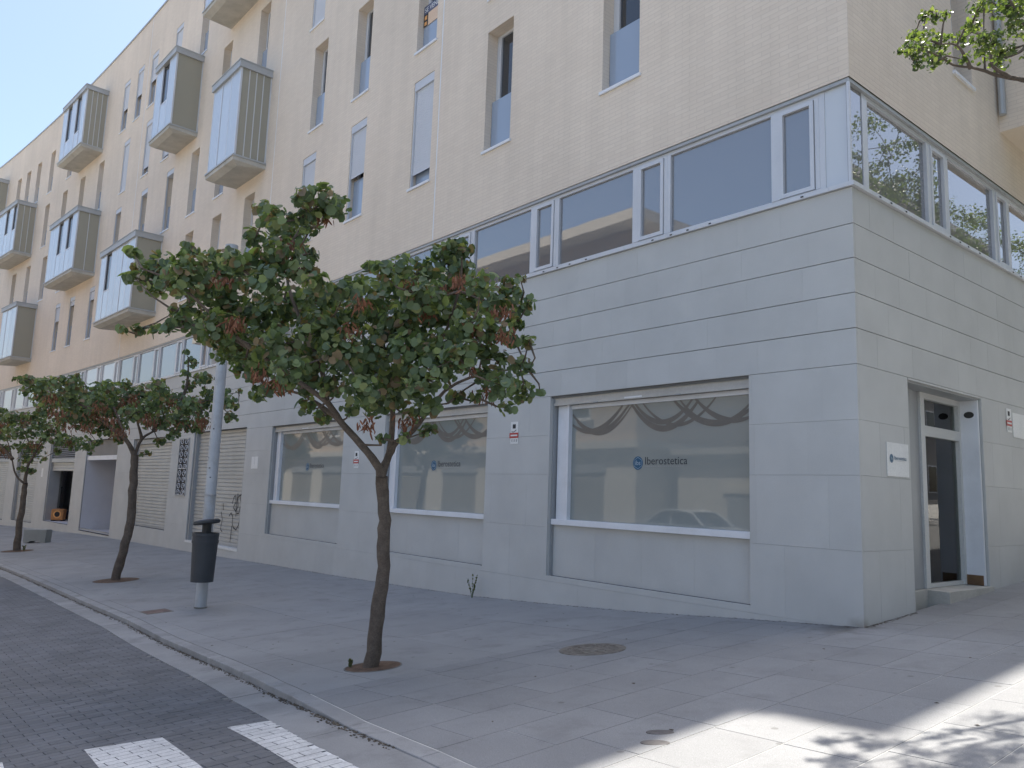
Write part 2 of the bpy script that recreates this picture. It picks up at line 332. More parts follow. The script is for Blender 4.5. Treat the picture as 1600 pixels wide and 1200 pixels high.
def paver_mesh(mb, x, y0, y1):
    tz = random.uniform(-.0012, .0012); g = .0022; c = .004
    z = lambda a, b: zroad(a, b) + tz
    a, b, d, e = x + g, x + .1 - g, y0 + g, y1 - g
    o = len(mb.v)
    mb.v += [(a, d, z(a, d) - .012), (b, d, z(b, d) - .012), (b, e, z(b, e) - .012), (a, e, z(a, e) - .012)]
    mb.v += [(a, d, z(a, d) - c * .6), (b, d, z(b, d) - c * .6), (b, e, z(b, e) - c * .6), (a, e, z(a, e) - c * .6)]
    mb.v += [(a + c, d + c, z(a, d)), (b - c, d + c, z(b, d)), (b - c, e - c, z(b, e)), (a + c, e - c, z(a, e))]
    for k in range(4):
        n = (k + 1) % 4
        mb.f.append((o + k, o + n, o + 4 + n, o + 4 + k)); mb.f.append((o + 4 + k, o + 4 + n, o + 8 + n, o + 8 + k))
    mb.f.append((o + 8, o + 9, o + 10, o + 11))
def pdist(p): return (p[0] + 1.0) ** 2 + (p[1] + 6.3) ** 2 * 1.6 + (60 if (p[1] < -7.3 + .5 * (p[0] + 1.5) and p[0] > -3) or p[0] > .3 else 0)
pav.sort(key=pdist)
for p in pav[:300]:
    mb = MB(); paver_mesh(mb, *p); mb.build('paver', M['paver'], road)
mb = MB()
for p in pav[300:]: paver_mesh(mb, *p)
mb.build('paver_field', M['paver'], road, kind='stuff')
for i in range(70):
    x = -66 + i
    if x > 2: break
    mb = patch(MB(), x, x + 1, lambda q: yk(q) - .333, lambda q: yk(q) - .004, zroad, .03, 2, 1, .003, random.uniform(-.002, .002))
    mb.build('gutter_slab', M['gutter'], road)
def clip(poly, a, b):
    out = []
    for k in range(len(poly)):
        p, q = poly[k], poly[(k + 1) % len(poly)]
        sp = (b[0] - a[0]) * (p[1] - a[1]) - (b[1] - a[1]) * (p[0] - a[0]); sq = (b[0] - a[0]) * (q[1] - a[1]) - (b[1] - a[1]) * (q[0] - a[0])
        if sp >= 0: out.append(p)
        if sp * sq < 0: t = sp / (sp - sq); out.append((p[0] + t * (q[0] - p[0]), p[1] + t * (q[1] - p[1])))
    return out
for (ya, yb_) in ((-5.93, -5.53), (-6.83, -6.35), (-7.8, -7.3), (-8.75, -8.25)):
    xe = lambda y: -1.72 + (y + 5.51) * .34
    y1f = lambda x, c: c - .09 * (x + 1.66)
    P = [(xe(ya), y1f(xe(ya), ya)), (2.6, y1f(2.6, ya)), (2.6, y1f(2.6, yb_)), (xe(yb_), y1f(xe(yb_), yb_))]
    mb = MB(); nxx = 18
    for i in range(nxx + 1):
        t = i / nxx
        for a, b in ((P[0], P[1]), (P[3], P[2])):
            x, y = a[0] + (b[0] - a[0]) * t, a[1] + (b[1] - a[1]) * t; mb.v.append((x, y, zroad(x, y) - .0035))
    for i in range(nxx): mb.f.append((2 * i, 2 * i + 2, 2 * i + 3, 2 * i + 1))
    st = mb.build('zebra_stripe', M['paint_joint'], road)
    mb = MB()
    for (x, y0, y1) in pav:
        g = .0032
        poly = [(x + g, y0 + g), (x + .1 - g, y0 + g), (x + .1 - g, y1 - g), (x + g, y1 - g)]
        for k in range(4):
            poly = clip(poly, P[k], P[(k + 1) % 4])
            if len(poly) < 3: break
        if len(poly) >= 3:
            o = len(mb.v); mb.v += [(a, b, zroad(a, b) + .0035) for a, b in poly]; mb.f.append(tuple(range(o, o + len(poly))))
    mb.build('painted_pavers', M['paint'], st, kind='stuff')

# pavement: bed, kerb stones, poured panels to the left, tiles round the corner
pavement = sheet('pavement', M['grout'], frange(-2.25, 0, .25), lambda x: yk(x) + .145, lambda x: .3, 12, lambda x, y: zg(x, y) - .0025)
sheet('joint_bed', M['grout'], frange(0, 9.4, .4), lambda x: yk(x) + .145, lambda x: 45, 60, lambda x, y: zg(x, y) - .0025, parent=pavement)
sheet('joint_bed', M['grout_dark'], frange(-90, -16, 2) + frange(-15.5, -2.75, .25) + [-2.25], lambda x: yk(x) + .145, lambda x: yf(x) + .3, 12, lambda x, y: zg(x, y) - .005, parent=pavement)
for i in range(72):
    x = -66 + i
    if x > 4: break
    mb = MB(); patch(mb, x, x + 1, lambda q: yk(q), lambda q: yk(q) + .15, zg, .16, 3, 1, .002, random.uniform(-.0015, .0015))
    mb.build('kerb_stone', M['kerb'], pavement, bevel=.008)
xs_ = [-2.25] + [.93 + .49 * k for k in range(-6, 18)]
mbr = MB()
for x0, x1 in zip(xs_, xs_[1:]):
    y = yk(x0) + .15 + random.uniform(0, .6); ys = [None, y]
    ytop = .05 if x1 < .25 else 14
    while y < ytop: y += .74; ys.append(min(y, ytop))
    for a, b in zip(ys, ys[1:]):
        y0f = (lambda q: yk(q) + .152) if a is None else (lambda q, a=a: a)
        y1f_ = lambda q, b=b: b
        if b > 0 and x0 < -.02 and x1 > 0: pass
        if x1 < 3.5 and (b is None or b < 5.5):
            patch(MB(), x0, x1, y0f, y1f_, zg, .02, 2, 2, .0036, random.uniform(-.0008, .0008)).build('pavement_tile', M['tile'], pavement)
        else: patch(mbr, x0, x1, y0f, y1f_, zg, .02, 1, 1, .0042)
for nm_ in (1,): mbr.build('pavement_tiles', M['tile'], pavement, kind='stuff')
px_ = [-2.25 - 1.85 * k for k in range(0, 32)]
for k, (x1, x0) in enumerate(zip(px_, px_[1:])):
    rows = [None, -4.45, -3.0, -1.5, .05]
    for a, b in zip(rows, rows[1:]):
        y0f = (lambda q: yk(q) + .152) if a is None else (lambda q, a=a: yf(q) + a)
        patch(MB(), x0, x1, y0f, lambda q, b=b: yf(q) + b, zg, .03, 5, 2, .0025, random.uniform(-.001, .001)).build('pavement_panel', M['pave'], pavement)
# side street beyond the corner and the far pavement across the road
sheet('side_street', M['asphalt'], frange(9.4, 17, 1), lambda x: -5.9, lambda x: 60, 30, lambda x, y: zg(9.4, y) - .06)
opp = sheet('far_pavement', M['pave'], frange(-100, 40, 2), lambda x: yf(x) - 40, lambda x: yf(x) - 12.55, 20, lambda x, y: zg(x, y) + .36)

# ================================================================== the building
bld = thing('apartment_building', 'four storey cream brick apartment block on a grey stone base with shopfronts', 'building')
FL = [7.48, 10.53, 13.58, 16.63]; WH = 2.37; WW = .75
# window centre along the facade, state: None = open deep reveal, number = share of the outer blind that is down
WIN = {0: [(-3.54, None), (-6.53, None), (-9.06, .84), (-11.82, .50), (-14.42, .95), (-18.3, None), (-20.87, None), (-23.3, None), (-34.45, .16), (-37.35, .08), (-39.6, .3)],
       1: [(-3.54, None), (-6.53, None), (-9.06, None), (-11.85, None), (-14.17, None), (-20.93, None), (-23.42, None), (-25.93, .02), (-28.77, .02), (-31.95, .02), (-39.85, None), (-42.9, None), (-45.8, None), (-48.4, None)],
       2: [(-6.53, None), (-9.06, .3), (-11.85, None), (-14.52, .93), (-18.25, None), (-21.2, None), (-26.75, .9), (-29.02, .82), (-31.75, .97), (-35.15, None), (-37.9, None), (-40.65, None), (-43.6, None)],
       3: [(-6.53, None), (-9.06, None), (-11.85, .5), (-14.52, None), (-23.65, None), (-26.45, .92), (-29.15, .46), (-30.85, .48), (-32.6, .5), (-40.4, None), (-43.65, None), (-46.05, None), (-48.0, None), (-49.75, None)]}
ROOF = 20.9; BR0 = 6.15; XE = -64.0
holes = [(c - WW / 2, c + WW / 2, FL[f], FL[f] + WH) for f in WIN for c, s_ in WIN[f]]
def arc(x): return x if x > X0 else X0 - math.sqrt(1 + (2 * KA * (x - X0) / 2) ** 2) * (X0 - x)
def holed_wall(name, mat_, x0, x1, z0, z1, holes, place, depth, uvf, xstep=2.0, reveal_mat=None):
    xsb = sorted(set([x0, x1] + [round(h[0], 4) for h in holes] + [round(h[1], 4) for h in holes] + [x0 + (x1 - x0) * i / max(1, int(abs(x1 - x0) / xstep)) for i in range(1, int(abs(x1 - x0) / xstep))]))
    zsb = sorted(set([z0, z1] + [round(h[2], 4) for h in holes] + [round(h[3], 4) for h in holes]))
    mb = MB(); mb.uv = []; idx = {}
    def vid(x, d, z):
        k = (round(x, 4), d, round(z, 4))
        if k not in idx: idx[k] = len(mb.v); mb.v.append(place(x, d, z)); mb.uv.append(uvf(x, d, z))
        return idx[k]
    for a, b in zip(xsb, xsb[1:]):
        for c, d in zip(zsb, zsb[1:]):
            mx, mz = (a + b) / 2, (c + d) / 2
            if any(h[0] < mx < h[1] and h[2] < mz < h[3] for h in holes): continue
            mb.f.append((vid(a, 0, c), vid(b, 0, c), vid(b, 0, d), vid(a, 0, d)))
    for h in holes:
        a, b, c, d = h
        rim = [(a, c), (b, c), (b, d), (a, d)]
        for (p, q) in zip(rim, rim[1:] + rim[:1]):
            o = len(mb.v)
            mb.v += [place(p[0], 0, p[1]), place(q[0], 0, q[1]), place(q[0], depth, q[1]), place(p[0], depth, p[1])]
            mb.uv += [uvf(p[0], 0, p[1]), uvf(q[0], 0, q[1]), uvf(q[0] + depth * (p[1] != q[1]), depth, q[1] + depth * (p[0] != q[0])), uvf(p[0] + depth * (p[1] != q[1]), depth, p[1] + depth * (p[0] != q[0]))]
            mb.f.append((o, o + 1, o + 2, o + 3))
    return mb.build(name, mat_, bld)
def placeL(x, d, z):
    a = fang(x); return (x - d * math.sin(a), yf(x) + d * math.cos(a), z)
def placeR(y, d, z): return (-d, y, z)
holed_wall('brick_wall', M['brick'], XE, 0.0, BR0, ROOF, holes, placeL, .30, lambda x, d, z: (arc(x), z))
RW = [(3.05, 3.72, 7.40, 9.77), (3.05, 3.72, 10.45, 12.82)]
holed_wall('brick_wall', M['brick'], 0.0, 16.0, BR0, ROOF, RW, placeR, .30, lambda y, d, z: (y + .125, z))
# projecting bay of the side facade, soffits, roof, back of the block
mb = MB(); mb.uv = []
def uvq(mb, pts, uvs): o = len(mb.v); mb.v += pts; mb.uv += uvs; mb.f.append((o, o + 1, o + 2, o + 3))
uvq(mb, [(0, 4.75, 7.06), (.92, 4.75, 7.06), (.92, 4.75, ROOF), (0, 4.75, ROOF)], [(0, 7.06), (.92, 7.06), (.92, ROOF), (0, ROOF)])
uvq(mb, [(.92, 4.75, 7.06), (.92, 16, 7.06), (.92, 16, ROOF), (.92, 4.75, ROOF)], [(.92, 7.06), (12.1, 7.06), (12.1, ROOF), (.92, ROOF)])
bay = mb.build('projecting_bay', M['brick'], bld)
MB().quad((0, 4.75, 7.06), (0, 16, 7.06), (.92, 16, 7.06), (.92, 4.75, 7.06)).build('soffit', M['render'], bay)
mb = MB()
xs = frange(XE, 0, 2)
for a, b in zip(xs, xs[1:]):
    mb.quad((a, yf(a) + .2, ROOF - .5), (b, yf(b) + .2, ROOF - .5), (b, 16, ROOF - .5), (a, 16, ROOF - .5))
mb.quad((0, 4.76, ROOF - .5), (.915, 4.76, ROOF - .5), (.915, 16, ROOF - .5), (0, 16, ROOF - .5))
roof = mb.build('roof', M['concrete'], bld)
mb = MB()
for a, b in zip(xs, xs[1:]):
    pa, pb = placeL(a, -.035, ROOF), placeL(b, -.035, ROOF); qa, qb = placeL(a, .3, ROOF), placeL(b, .3, ROOF)
    for z0, z1 in ((ROOF - .01, ROOF + .07),):
        mb.add([(pa[0], pa[1], z0), (pb[0], pb[1], z0), (qb[0], qb[1], z0), (qa[0], qa[1], z0), (pa[0], pa[1], z1), (pb[0], pb[1], z1), (qb[0], qb[1], z1), (qa[0], qa[1], z1)], [(0, 3, 2, 1), (4, 5, 6, 7), (0, 1, 5, 4), (2, 3, 7, 6)])
mb.build('coping', M['zinc'], roof)
MB().quad((0, 16, -2), (XE, 16, -2), (XE, 16, ROOF), (.9, 16, ROOF)).quad((XE, yf(XE), -3), (XE, 16, -3), (XE, 16, ROOF), (XE, yf(XE), ROOF)).build('rear_wall', M['render'], bld)

# --- upper windows
def slat_panel(w, z0, z1, y, pitch, amp):
    mb = MB(); n = max(2, int((z1 - z0) / pitch)); prof = []
    for i in range(n):
        a = z0 + (z1 - z0) * i / n; h = (z1 - z0) / n
        prof += [(a, y), (a + .18 * h, y - amp), (a + .82 * h, y - amp), (a + .97 * h, y)]
    prof.append((z1, y))
    for z, yy in prof: mb.v += [(-w / 2, yy, z), (w / 2, yy, z)]
    for i in range(len(prof) - 1): mb.f.append((2 * i, 2 * i + 1, 2 * i + 3, 2 * i + 2))
    return mb
H2 = WW / 2
me_frame = MB().frame(-H2 + .002, H2 - .002, .002, WH - .002, .055, .235, .298).box(-H2 + .05, -H2 + .13, .225, .29, .05, WH - .05).mesh('window', M['alu'])
me_pane = MB().box(-H2 + .05, H2 - .05, .262, .272, .05, WH - .05).mesh('pane', M['darkglass'])
me_rail = MB().box(-H2 + .01, H2 - .006, .150, .162, .06, 1.02).mesh('balustrade', M['railglass'])
me_sill = MB().box(-H2 - .04, H2 + .04, -.035, .0, -.045, .004).box(-H2 + .003, H2 - .003, 0, .23, -.03, .004).mesh('sill', M['white'])
me_sbox = MB().box(-H2 + .004, H2 - .004, .012, .2, WH - .19, WH - .004).mesh('shutter_box', M['blind'])
me_guide = MB().box(-H2 + .003, -H2 + .035, .02, .07, 0.004, WH - .19).box(H2 - .035, H2 - .003, .02, .07, 0.004, WH - .19).mesh('shutter_guide', M['alu'])
me_curt = MB().box(-H2 + .13, -.02, .285, .29, .05, WH - .06).mesh('curtain', M['white'])
def put_window(c, z, state, loc=None, rz=None, rail=True):
    loc = loc or (c, yf(c), z); rz = fang(c) if rz is None else rz
    w = inst(me_frame, 'window', bld, loc, rz)
    inst(me_pane, 'pane', w); inst(me_sill, 'sill', w)
    if rail: inst(me_rail, 'balustrade', w)
    if state is not None:
        inst(me_sbox, 'shutter_box', w); inst(me_guide, 'shutter_guide', w)
        if state > .03:
            zt = WH - .19; slat_panel(WW - .075, zt * (1 - state), zt, .058, .05, .006).box(-H2 + .037, H2 - .037, .05, .06, zt * (1 - state) - .04, zt * (1 - state)).build('blind', M['blind'], w)
    return w
for f_ in WIN:
    for c, s_ in WIN[f_]:
        w = put_window(c, FL[f_], s_)
        if f_ == 1 and abs(c + 9.06) < .01: sale_win = w
        if random.random() < .3 and s_ is None: inst(me_curt, 'curtain', w)
for (a, b, c, d) in RW: put_window(0, 0, None, loc=(0, (a + b) / 2, c), rz=math.pi / 2, rail=False).scale = (.67 / WW, 1, 1)

# --- band of windows under the brick
ZS, ZT = 4.88, 6.10
def band_bay(W, cas_left, pm):
    """fixed pane and narrow casement side by side; local x 0..W"""
    fr_ = MB(); c0, c1 = (.06, .52) if cas_left else (W - .52, W - .06)
    fr_.box(0, W, .05, .13, ZS, ZS + .05).box(0, W, .05, .13, ZT - .05, ZT)
    fr_.box(0, .055, .045, .13, ZS + .05, ZT - .05).box(W - .055, W, .045, .13, ZS + .05, ZT - .05)
    mx = c1 if cas_left else c0 - .11
    fr_.box(mx, mx + .11, .04, .13, ZS + .05, ZT - .05)
    g = MB(); p0, p1 = (mx + .11, W - .055) if cas_left else (.055, mx)
    g.box(p0, p1, .085, .095, ZS + .05, ZT - .05)
    k = MB().frame(c0 + .004, c1 - .004, ZS + .054, ZT - .054, .05, .03, .11)
    kg = MB().box(c0 + .05, c1 - .05, .07, .08, ZS + .1, ZT - .1)
    return fr_, g, k, kg
BW = 2.26
def put_bay(loc, rz, cas_left, pm, W=BW):
    fr_, g, k, kg = band_bay(W, cas_left, pm)
    o = fr_.build('band_window', M['alu'], bld, loc, rz)
    g.build('pane', pm, o); k.build('casement', M['alu'], o); kg.build('casement_pane', pm, o)
    for xx in (.12, .40, W - .2, W - 1.5): MB().box(xx, xx + .035, -.046, -.041, ZS - .038, ZS - .022).build('drain_cap', M['black'], o)
pmats = ['bandglass', 'bandglass', 'bandglass', 'bandglass', 'bandgrey', 'bandglass', 'bandgrey', 'bandglass', 'bandgrey', 'bandglass', 'bandgrey', 'bandgrey', 'bandgrey', 'bandwhite', 'bandwhite', 'bandgrey', 'bandwhite', 'bandwhite', 'bandgrey', 'bandwhite', 'bandwhite', 'bandwhite', 'bandgrey', 'bandwhite']
for k in range(24):
    x1 = -.40 - BW * k; x0 = x1 - BW
    a = math.atan2(yf(x1) - yf(x0), BW)
    put_bay((x0, yf(x0), 0), a, False, M[pmats[k]], BW - .002)
for k in range(5): put_bay((0, .45 + 2.30 * k, 0), math.pi / 2, False, M['bandglass'], 2.298)
# glazed corner
cg = MB().box(-.40, -.33, .045, .13, ZS, ZT).box(-.045, -.012, .012, .045, ZS, ZT).box(-.13, -.045, .38, .45, ZS, ZT).build('corner_window', M['alu'], bld)
MB().box(-.33, -.045, .055, .065, ZS, ZT).build('pane', M['bandwhite'], cg)
MB().box(-.065, -.055, .045, .38, ZS, ZT).build('pane', M['bandglass'], cg)
# sill profile and lintel along both sides
def runL(name, mat_, d0, d1, z0, z1, xa=XE, xb=-.26, parent=bld):
    mb = MB(); xs = frange(xa, min(xb, X0), 2) + ([xb] if xb > X0 else [])
    for a, b in zip(xs, xs[1:]):
        p = [placeL(a, d0, 0), placeL(b, d0, 0), placeL(b, d1, 0), placeL(a, d1, 0)]
        mb.add([(q[0], q[1], z) for z in (z0, z1) for q in p], [(0, 3, 2, 1), (4, 5, 6, 7), (0, 1, 5, 4), (2, 3, 7, 6)])
        if b == xs[-1]: n = len(mb.v) - 8; mb.f.append((n + 1, n + 2, n + 6, n + 5))
    return mb.build(name, mat_, parent)
runL('sill_profile', M['alu'], -.04, .2, 4.828, ZS - .002)
MB().box(-.2, .04, .2, 16, 4.828, ZS - .002).box(-.258, .04, -.04, .2, 4.828, ZS - .002).build('sill_profile', M['alu'], bld)
runL('lintel', M['zinc'], .012, .25, ZT + .002, BR0 - .003)
MB().box(-.25, -.012, .25, 16, ZT + .002, BR0 - .003).box(-.258, -.012, .012, .249, ZT + .002, BR0 - .003).build('lintel', M['zinc'], bld)
# movement joints in the brick
for xj in (-8.45, -16.75, -29.9): MB().box(-.014, .014, -.004, .0, BR0 + .02, ROOF - .02).build('movement_joint', M['white'], bld, (xj, yf(xj), 0), fang(xj))

# --- glazed balconies (x right end on the wall, length, floor index, number of bays on the front)
def balcony(xr, L_, f_, slots, side):
    z0, z1 = FL[f_] - .06, FL[f_] + 2.83; D = .93; xc = xr - L_ / 2; h = L_ / 2
    sl = MB(); zb_ = z0 - .20
    sl.add([(-h - .03, 0, zb_ + .07), (h + .03, 0, zb_ + .07), (h - .12, -D + .16, zb_), (-h + .12, -D + .16, zb_), (-h - .03, -D - .03, zb_ + .09), (h + .03, -D - .03, zb_ + .09),
            (-h - .03, 0, z0), (h + .03, 0, z0), (h + .03, -D - .03, z0), (-h - .03, -D - .03, z0)],
           [(0, 1, 2, 3), (3, 2, 5, 4), (1, 7, 8, 5), (5, 2, 1), (4, 5, 8, 9), (0, 4, 9, 6), (0, 3, 4), (6, 9, 8, 7)])
    b = sl.build('balcony', M['concrete'], bld, (xc, yf(xc), 0), fang(xc))
    MB().box(-h - .05, h + .05, -D - .06, .0, z0 + .002, z0 + .05).build('edge_angle', M['zinc'], b)
    MB().box(-h - .05, h + .05, -D - .06, 0, z1 - .2, z1).box(-h - .07, h + .07, -D - .08, 0, z1, z1 + .025).build('roof_cap', M['zinc'], b)
    zt = z1 - .201; zl = z0 + .051
    n = slots; seg = L_ / n
    posts = MB()
    for s_ in (-1, 1): posts.box(*(sorted((s_ * h, s_ * (h - .05)))), -D, -D + .05, zl, zt)
    for i in range(1, n): posts.box(-h + seg * i - .02, -h + seg * i + .02, -D + .002, -D + .045, zl, zt)
    posts.build('mullion', M['alu'], b)
    rnd = random.Random(int(-xr * 10) + f_)
    for i in range(n):
        a, c = -h + seg * i + (.05 if i == 0 else .02), -h + seg * (i + 1) - (.05 if i == n - 1 else .02)
        if side['pat'][i] == 'r':                       # ribbed glass: upright U-profiles
            mb = MB(); m = max(2, int((c - a) / .12))
            for j in range(m):
                p, q = a + (c - a) * j / m, a + (c - a) * (j + 1) / m
                mb.box(p + .004, q - .004, -D + .004, -D + .03, zl, zt)
            mb.build('ribbed_panel', M['ribglass'], b)
        elif side['pat'][i] == 'o':                     # sash open above a pale panel
            zm = zl + (zt - zl) * side.get('split', .5)
            MB().box(a, c, -D + .01, -D + .02, zl, zm).build('parapet_panel', M['ribglass'], b)
            MB().box(a, c, -D + .004, -D + .05, zm, zm + .05).build('sash_rail', M['alu'], b)
            MB().box(a, c, -D + .06, -D + .07, zm + .05, zt).build('pane', M['darkglass'], b)
        else:
            MB().box(a, c, -D + .015, -D + .025, zl, zt).build('pane', M['ribglass'] if side['pat'][i] == 'p' else M['railglass'], b)
    for s_ in (-1, 1):
        x = s_ * (h - .02)
        MB().box(x - .006, x + .006, -D + .05, -.04, zl, zt).build('side_pane', M['sideglass'] if s_ > 0 else M['ribglass'], b)
        if side['ribs']:
            mm = MB()
            for j in range(1, side['ribs'] + 1):
                yy = -D + .05 + (D - .09) * j / (side['ribs'] + 1); mm.box(x - .02, x + .02, yy - .012, yy + .012, zl, zt)
            mm.build('side_mullion', M['alu'], b)
        MB().box(x - .022, x + .022, -.04, -.002, zl, zt).build('wall_post', M['alu'], b)
    # what stands behind the side glass
    for j in range(side.get('stuff', 2)):
        w_ = rnd.uniform(.2, .45); hh = rnd.choice((.5, .8, 1.3, 1.7)); x1 = h - .08 - rnd.uniform(0, .25); y0 = -rnd.uniform(.3, .8); zz = zl + rnd.choice((0, 0, .9, 1.3))
        MB().box(x1 - w_, x1, y0, y0 + rnd.uniform(.2, .4) * .7, zz, min(zt - .1, zz + hh)).build('stored_item', M[rnd.choice(('orange', 'dark', 'white', 'brown', 'grass', 'alu_dark'))], b)
    return b
B_ = [(-17.33, 2.08, 1, 3, dict(pat='rpr', ribs=3)), (-23.48, 2.05, 2, 3, dict(pat='ror', ribs=0, split=.42)), (-35.28, 3.55, 3, 5, dict(pat='rorop', ribs=3, split=.3)),
      (-26.05, 4.15, 0, 6, dict(pat='rorrpr', ribs=0, split=.42)), (-34.45, 4.25, 1, 6, dict(pat='rroror', ribs=1, split=.4)), (-45.6, 4.2, 2, 6, dict(pat='rproro', ribs=2, split=.45)),
      (-43.25, 2.65, 0, 3, dict(pat='rpr', ribs=0)), (-17.35, 3.72, 3, 5, dict(pat='rorpr', ribs=2, split=.42)), (-52.0, 3.4, 3, 4, dict(pat='ropr', ribs=0))]
for a in B_:
    b = balcony(*a)

# --- grey stone base: slabs cut round the openings
OPL = [(-4.9, -1.35, .08, 2.78), (-9.85, -6.48, .08, 2.78), (-15.45, -11.6, .08, 2.78), (-21.1, -17.1, -.45, 2.86), (-27.0, -23.05, -.27, 2.78), (-32.75, -28.8, -.80, 2.92),
       (-38.1, -34.3, -.66, 2.95), (-43.5, -39.9, -.86, 2.95), (-48.7, -45.0, -.95, 2.95), (-53.8, -50.1, -1.05, 2.95), (-59, -55.2, -1.1, 2.95)]
OPR = [(1.22, 3.46, -.2, 2.78), (9.0, 11.0, .3, 2.78)]
def rect_sub(r, holes_):
    out = [r]
    for h in holes_:
        nxt = []
        for (a, b, c, d) in out:
            if h[0] >= b or h[1] <= a or h[2] >= d or h[3] <= c: nxt.append((a, b, c, d)); continue
            if h[0] > a: nxt.append((a, h[0], c, d)); a = h[0]
            if h[1] < b: nxt.append((h[1], b, c, d)); b = h[1]
            if h[2] > c: nxt.append((a, b, c, h[2]))
            if h[3] < d: nxt.append((a, b, h[3], d))
        out = nxt
    return [q for q in out if q[1] - q[0] > .02 and q[3] - q[2] > .02]
ROWS = [(-2.2, -.8, 1), (-.8, 0.0, 1), (0.0, .8, 1), (.8, 1.6, 1), (1.6, 2.2, 1), (2.2, 2.806, 1), (2.806, 3.207, 0), (3.207, 3.606, 0), (3.606, 4.003, 0), (4.003, 4.40, 0), (4.40, 4.826, 0)]
def slabs(x_from, x_to, holes_, placef, angf, near, base):
    far_mb = MB(); rnd = random.Random(5)
    for ri, (z0, z1, low) in enumerate(ROWS):
        x = x_to; first = True
        while x > x_from + .01:
            L_ = rnd.choice((.6, .62, .9, .75)) if not low else rnd.choice((.68, .9, .6))
            if first and ri % 2: L_ *= .6
            first = False
            a = max(x_from, x - L_)
            if a - x_from < .2: a = x_from
            for (p, q, c, d) in rect_sub((a, x, z0, z1), holes_):
                c2 = max(c, base((p + q) / 2) - .25)
                if d - c2 < .05: continue
                gz = .0045 if not low else .0012; gx = .0004
                mid = (p + q) / 2; w = (q - p) / 2
                gb = gz if abs(c - z0) < .001 else 0; gt = gz if abs(d - z1) < .001 else 0
                dz = rnd.uniform(0, .0012)
                if mid > near:
                    lo = placef(mid, 0, 0)
                    MB().box(-w + gx, w - gx, -dz, .03, c2 + gb, d - gt).build('stone_slab', M['stone'], bld, (lo[0], lo[1], 0), angf(mid))
                else:
                    pts = [placef(p + gx, -dz, 0), placef(q - gx, -dz, 0), placef(q - gx, .03, 0), placef(p + gx, .03, 0)]
                    far_mb.add([(t[0], t[1], z) for z in (c2 + gb, d - gt) for t in pts], [(0, 3, 2, 1), (4, 5, 6, 7), (0, 1, 5, 4), (1, 2, 6, 5), (2, 3, 7, 6), (3, 0, 4, 7)])
            x = a
    if far_mb.v: far_mb.build('stone_cladding', M['stone'], bld, kind='stuff')
slabs(XE, 0.0, OPL, placeL, fang, -13.0, zb)
# side facade runs along +Y
def slabsR():
    rnd = random.Random(9); fm = MB()
    for ri, (z0, z1, low) in enumerate(ROWS):
        y = .0312; first = True
        while y < 15.9:
            L_ = rnd.choice((.6, .75, .9)); L_ *= .6 if first and ri % 2 == 0 else 1; first = False
            b = min(16, y + L_)
            for (p, q, c, d) in rect_sub((y, b, z0, z1), OPR):
                if d < .0: continue
                gz = .0045 if not low else .0012; gb = gz if abs(c - z0) < .001 else 0; gt = gz if abs(d - z1) < .001 else 0
                m_ = MB() if q < 6 else fm
                m_.box(-.03, rnd.uniform(0, .0012), p + .0009, q - .0009, c + gb, d - gt)
                if q < 6: m_.build('stone_slab', M['stone'], bld)
            y = b
    fm.build('stone_cladding', M['stone'], bld, kind='stuff')
slabsR()
holed_wall('backing_wall', M['backing'], XE, -.034, -3.0, 4.826, OPL, lambda x, d, z: placeL(x, d + .034, z), .6, lambda x, d, z: (x, z))
holed_wall('backing_wall', M['backing'], .034, 16.0, -1.0, 4.826, OPR, lambda y, d, z: placeR(y, d + .034, z), .6, lambda x, d, z: (x, z))

def local_part(name, mat_, c, fn, parent=bld):
    mb = MB(); fn(mb); return mb.build(name, mat_, parent, (c, yf(c), 0), fang(c))
def ribbon(mb, pts, wd, y):
    o = len(mb.v); n = len(pts)
    for i, (x, z) in enumerate(pts):
        a = pts[max(0, i - 1)]; b = pts[min(n - 1, i + 1)]; t = Vector((b[0] - a[0], b[1] - a[1])); t.normalize(); nx_, nz_ = -t.y, t.x
        w = wd(i / (n - 1)) if callable(wd) else wd
        mb.v += [(x + nx_ * w / 2, y, z + nz_ * w / 2), (x - nx_ * w / 2, y, z - nz_ * w / 2)]
    for i in range(n - 1): mb.f.append((o + 2 * i, o + 2 * i + 1, o + 2 * i + 3, o + 2 * i + 2))
def sag(x0, z0, x1, z1, dip, n=22):
    return [(x0 + (x1 - x0) * t, z0 + (z1 - z0) * t - dip * (1 - (2 * t - 1) ** 2)) for t in [i / n for i in range(n + 1)]]
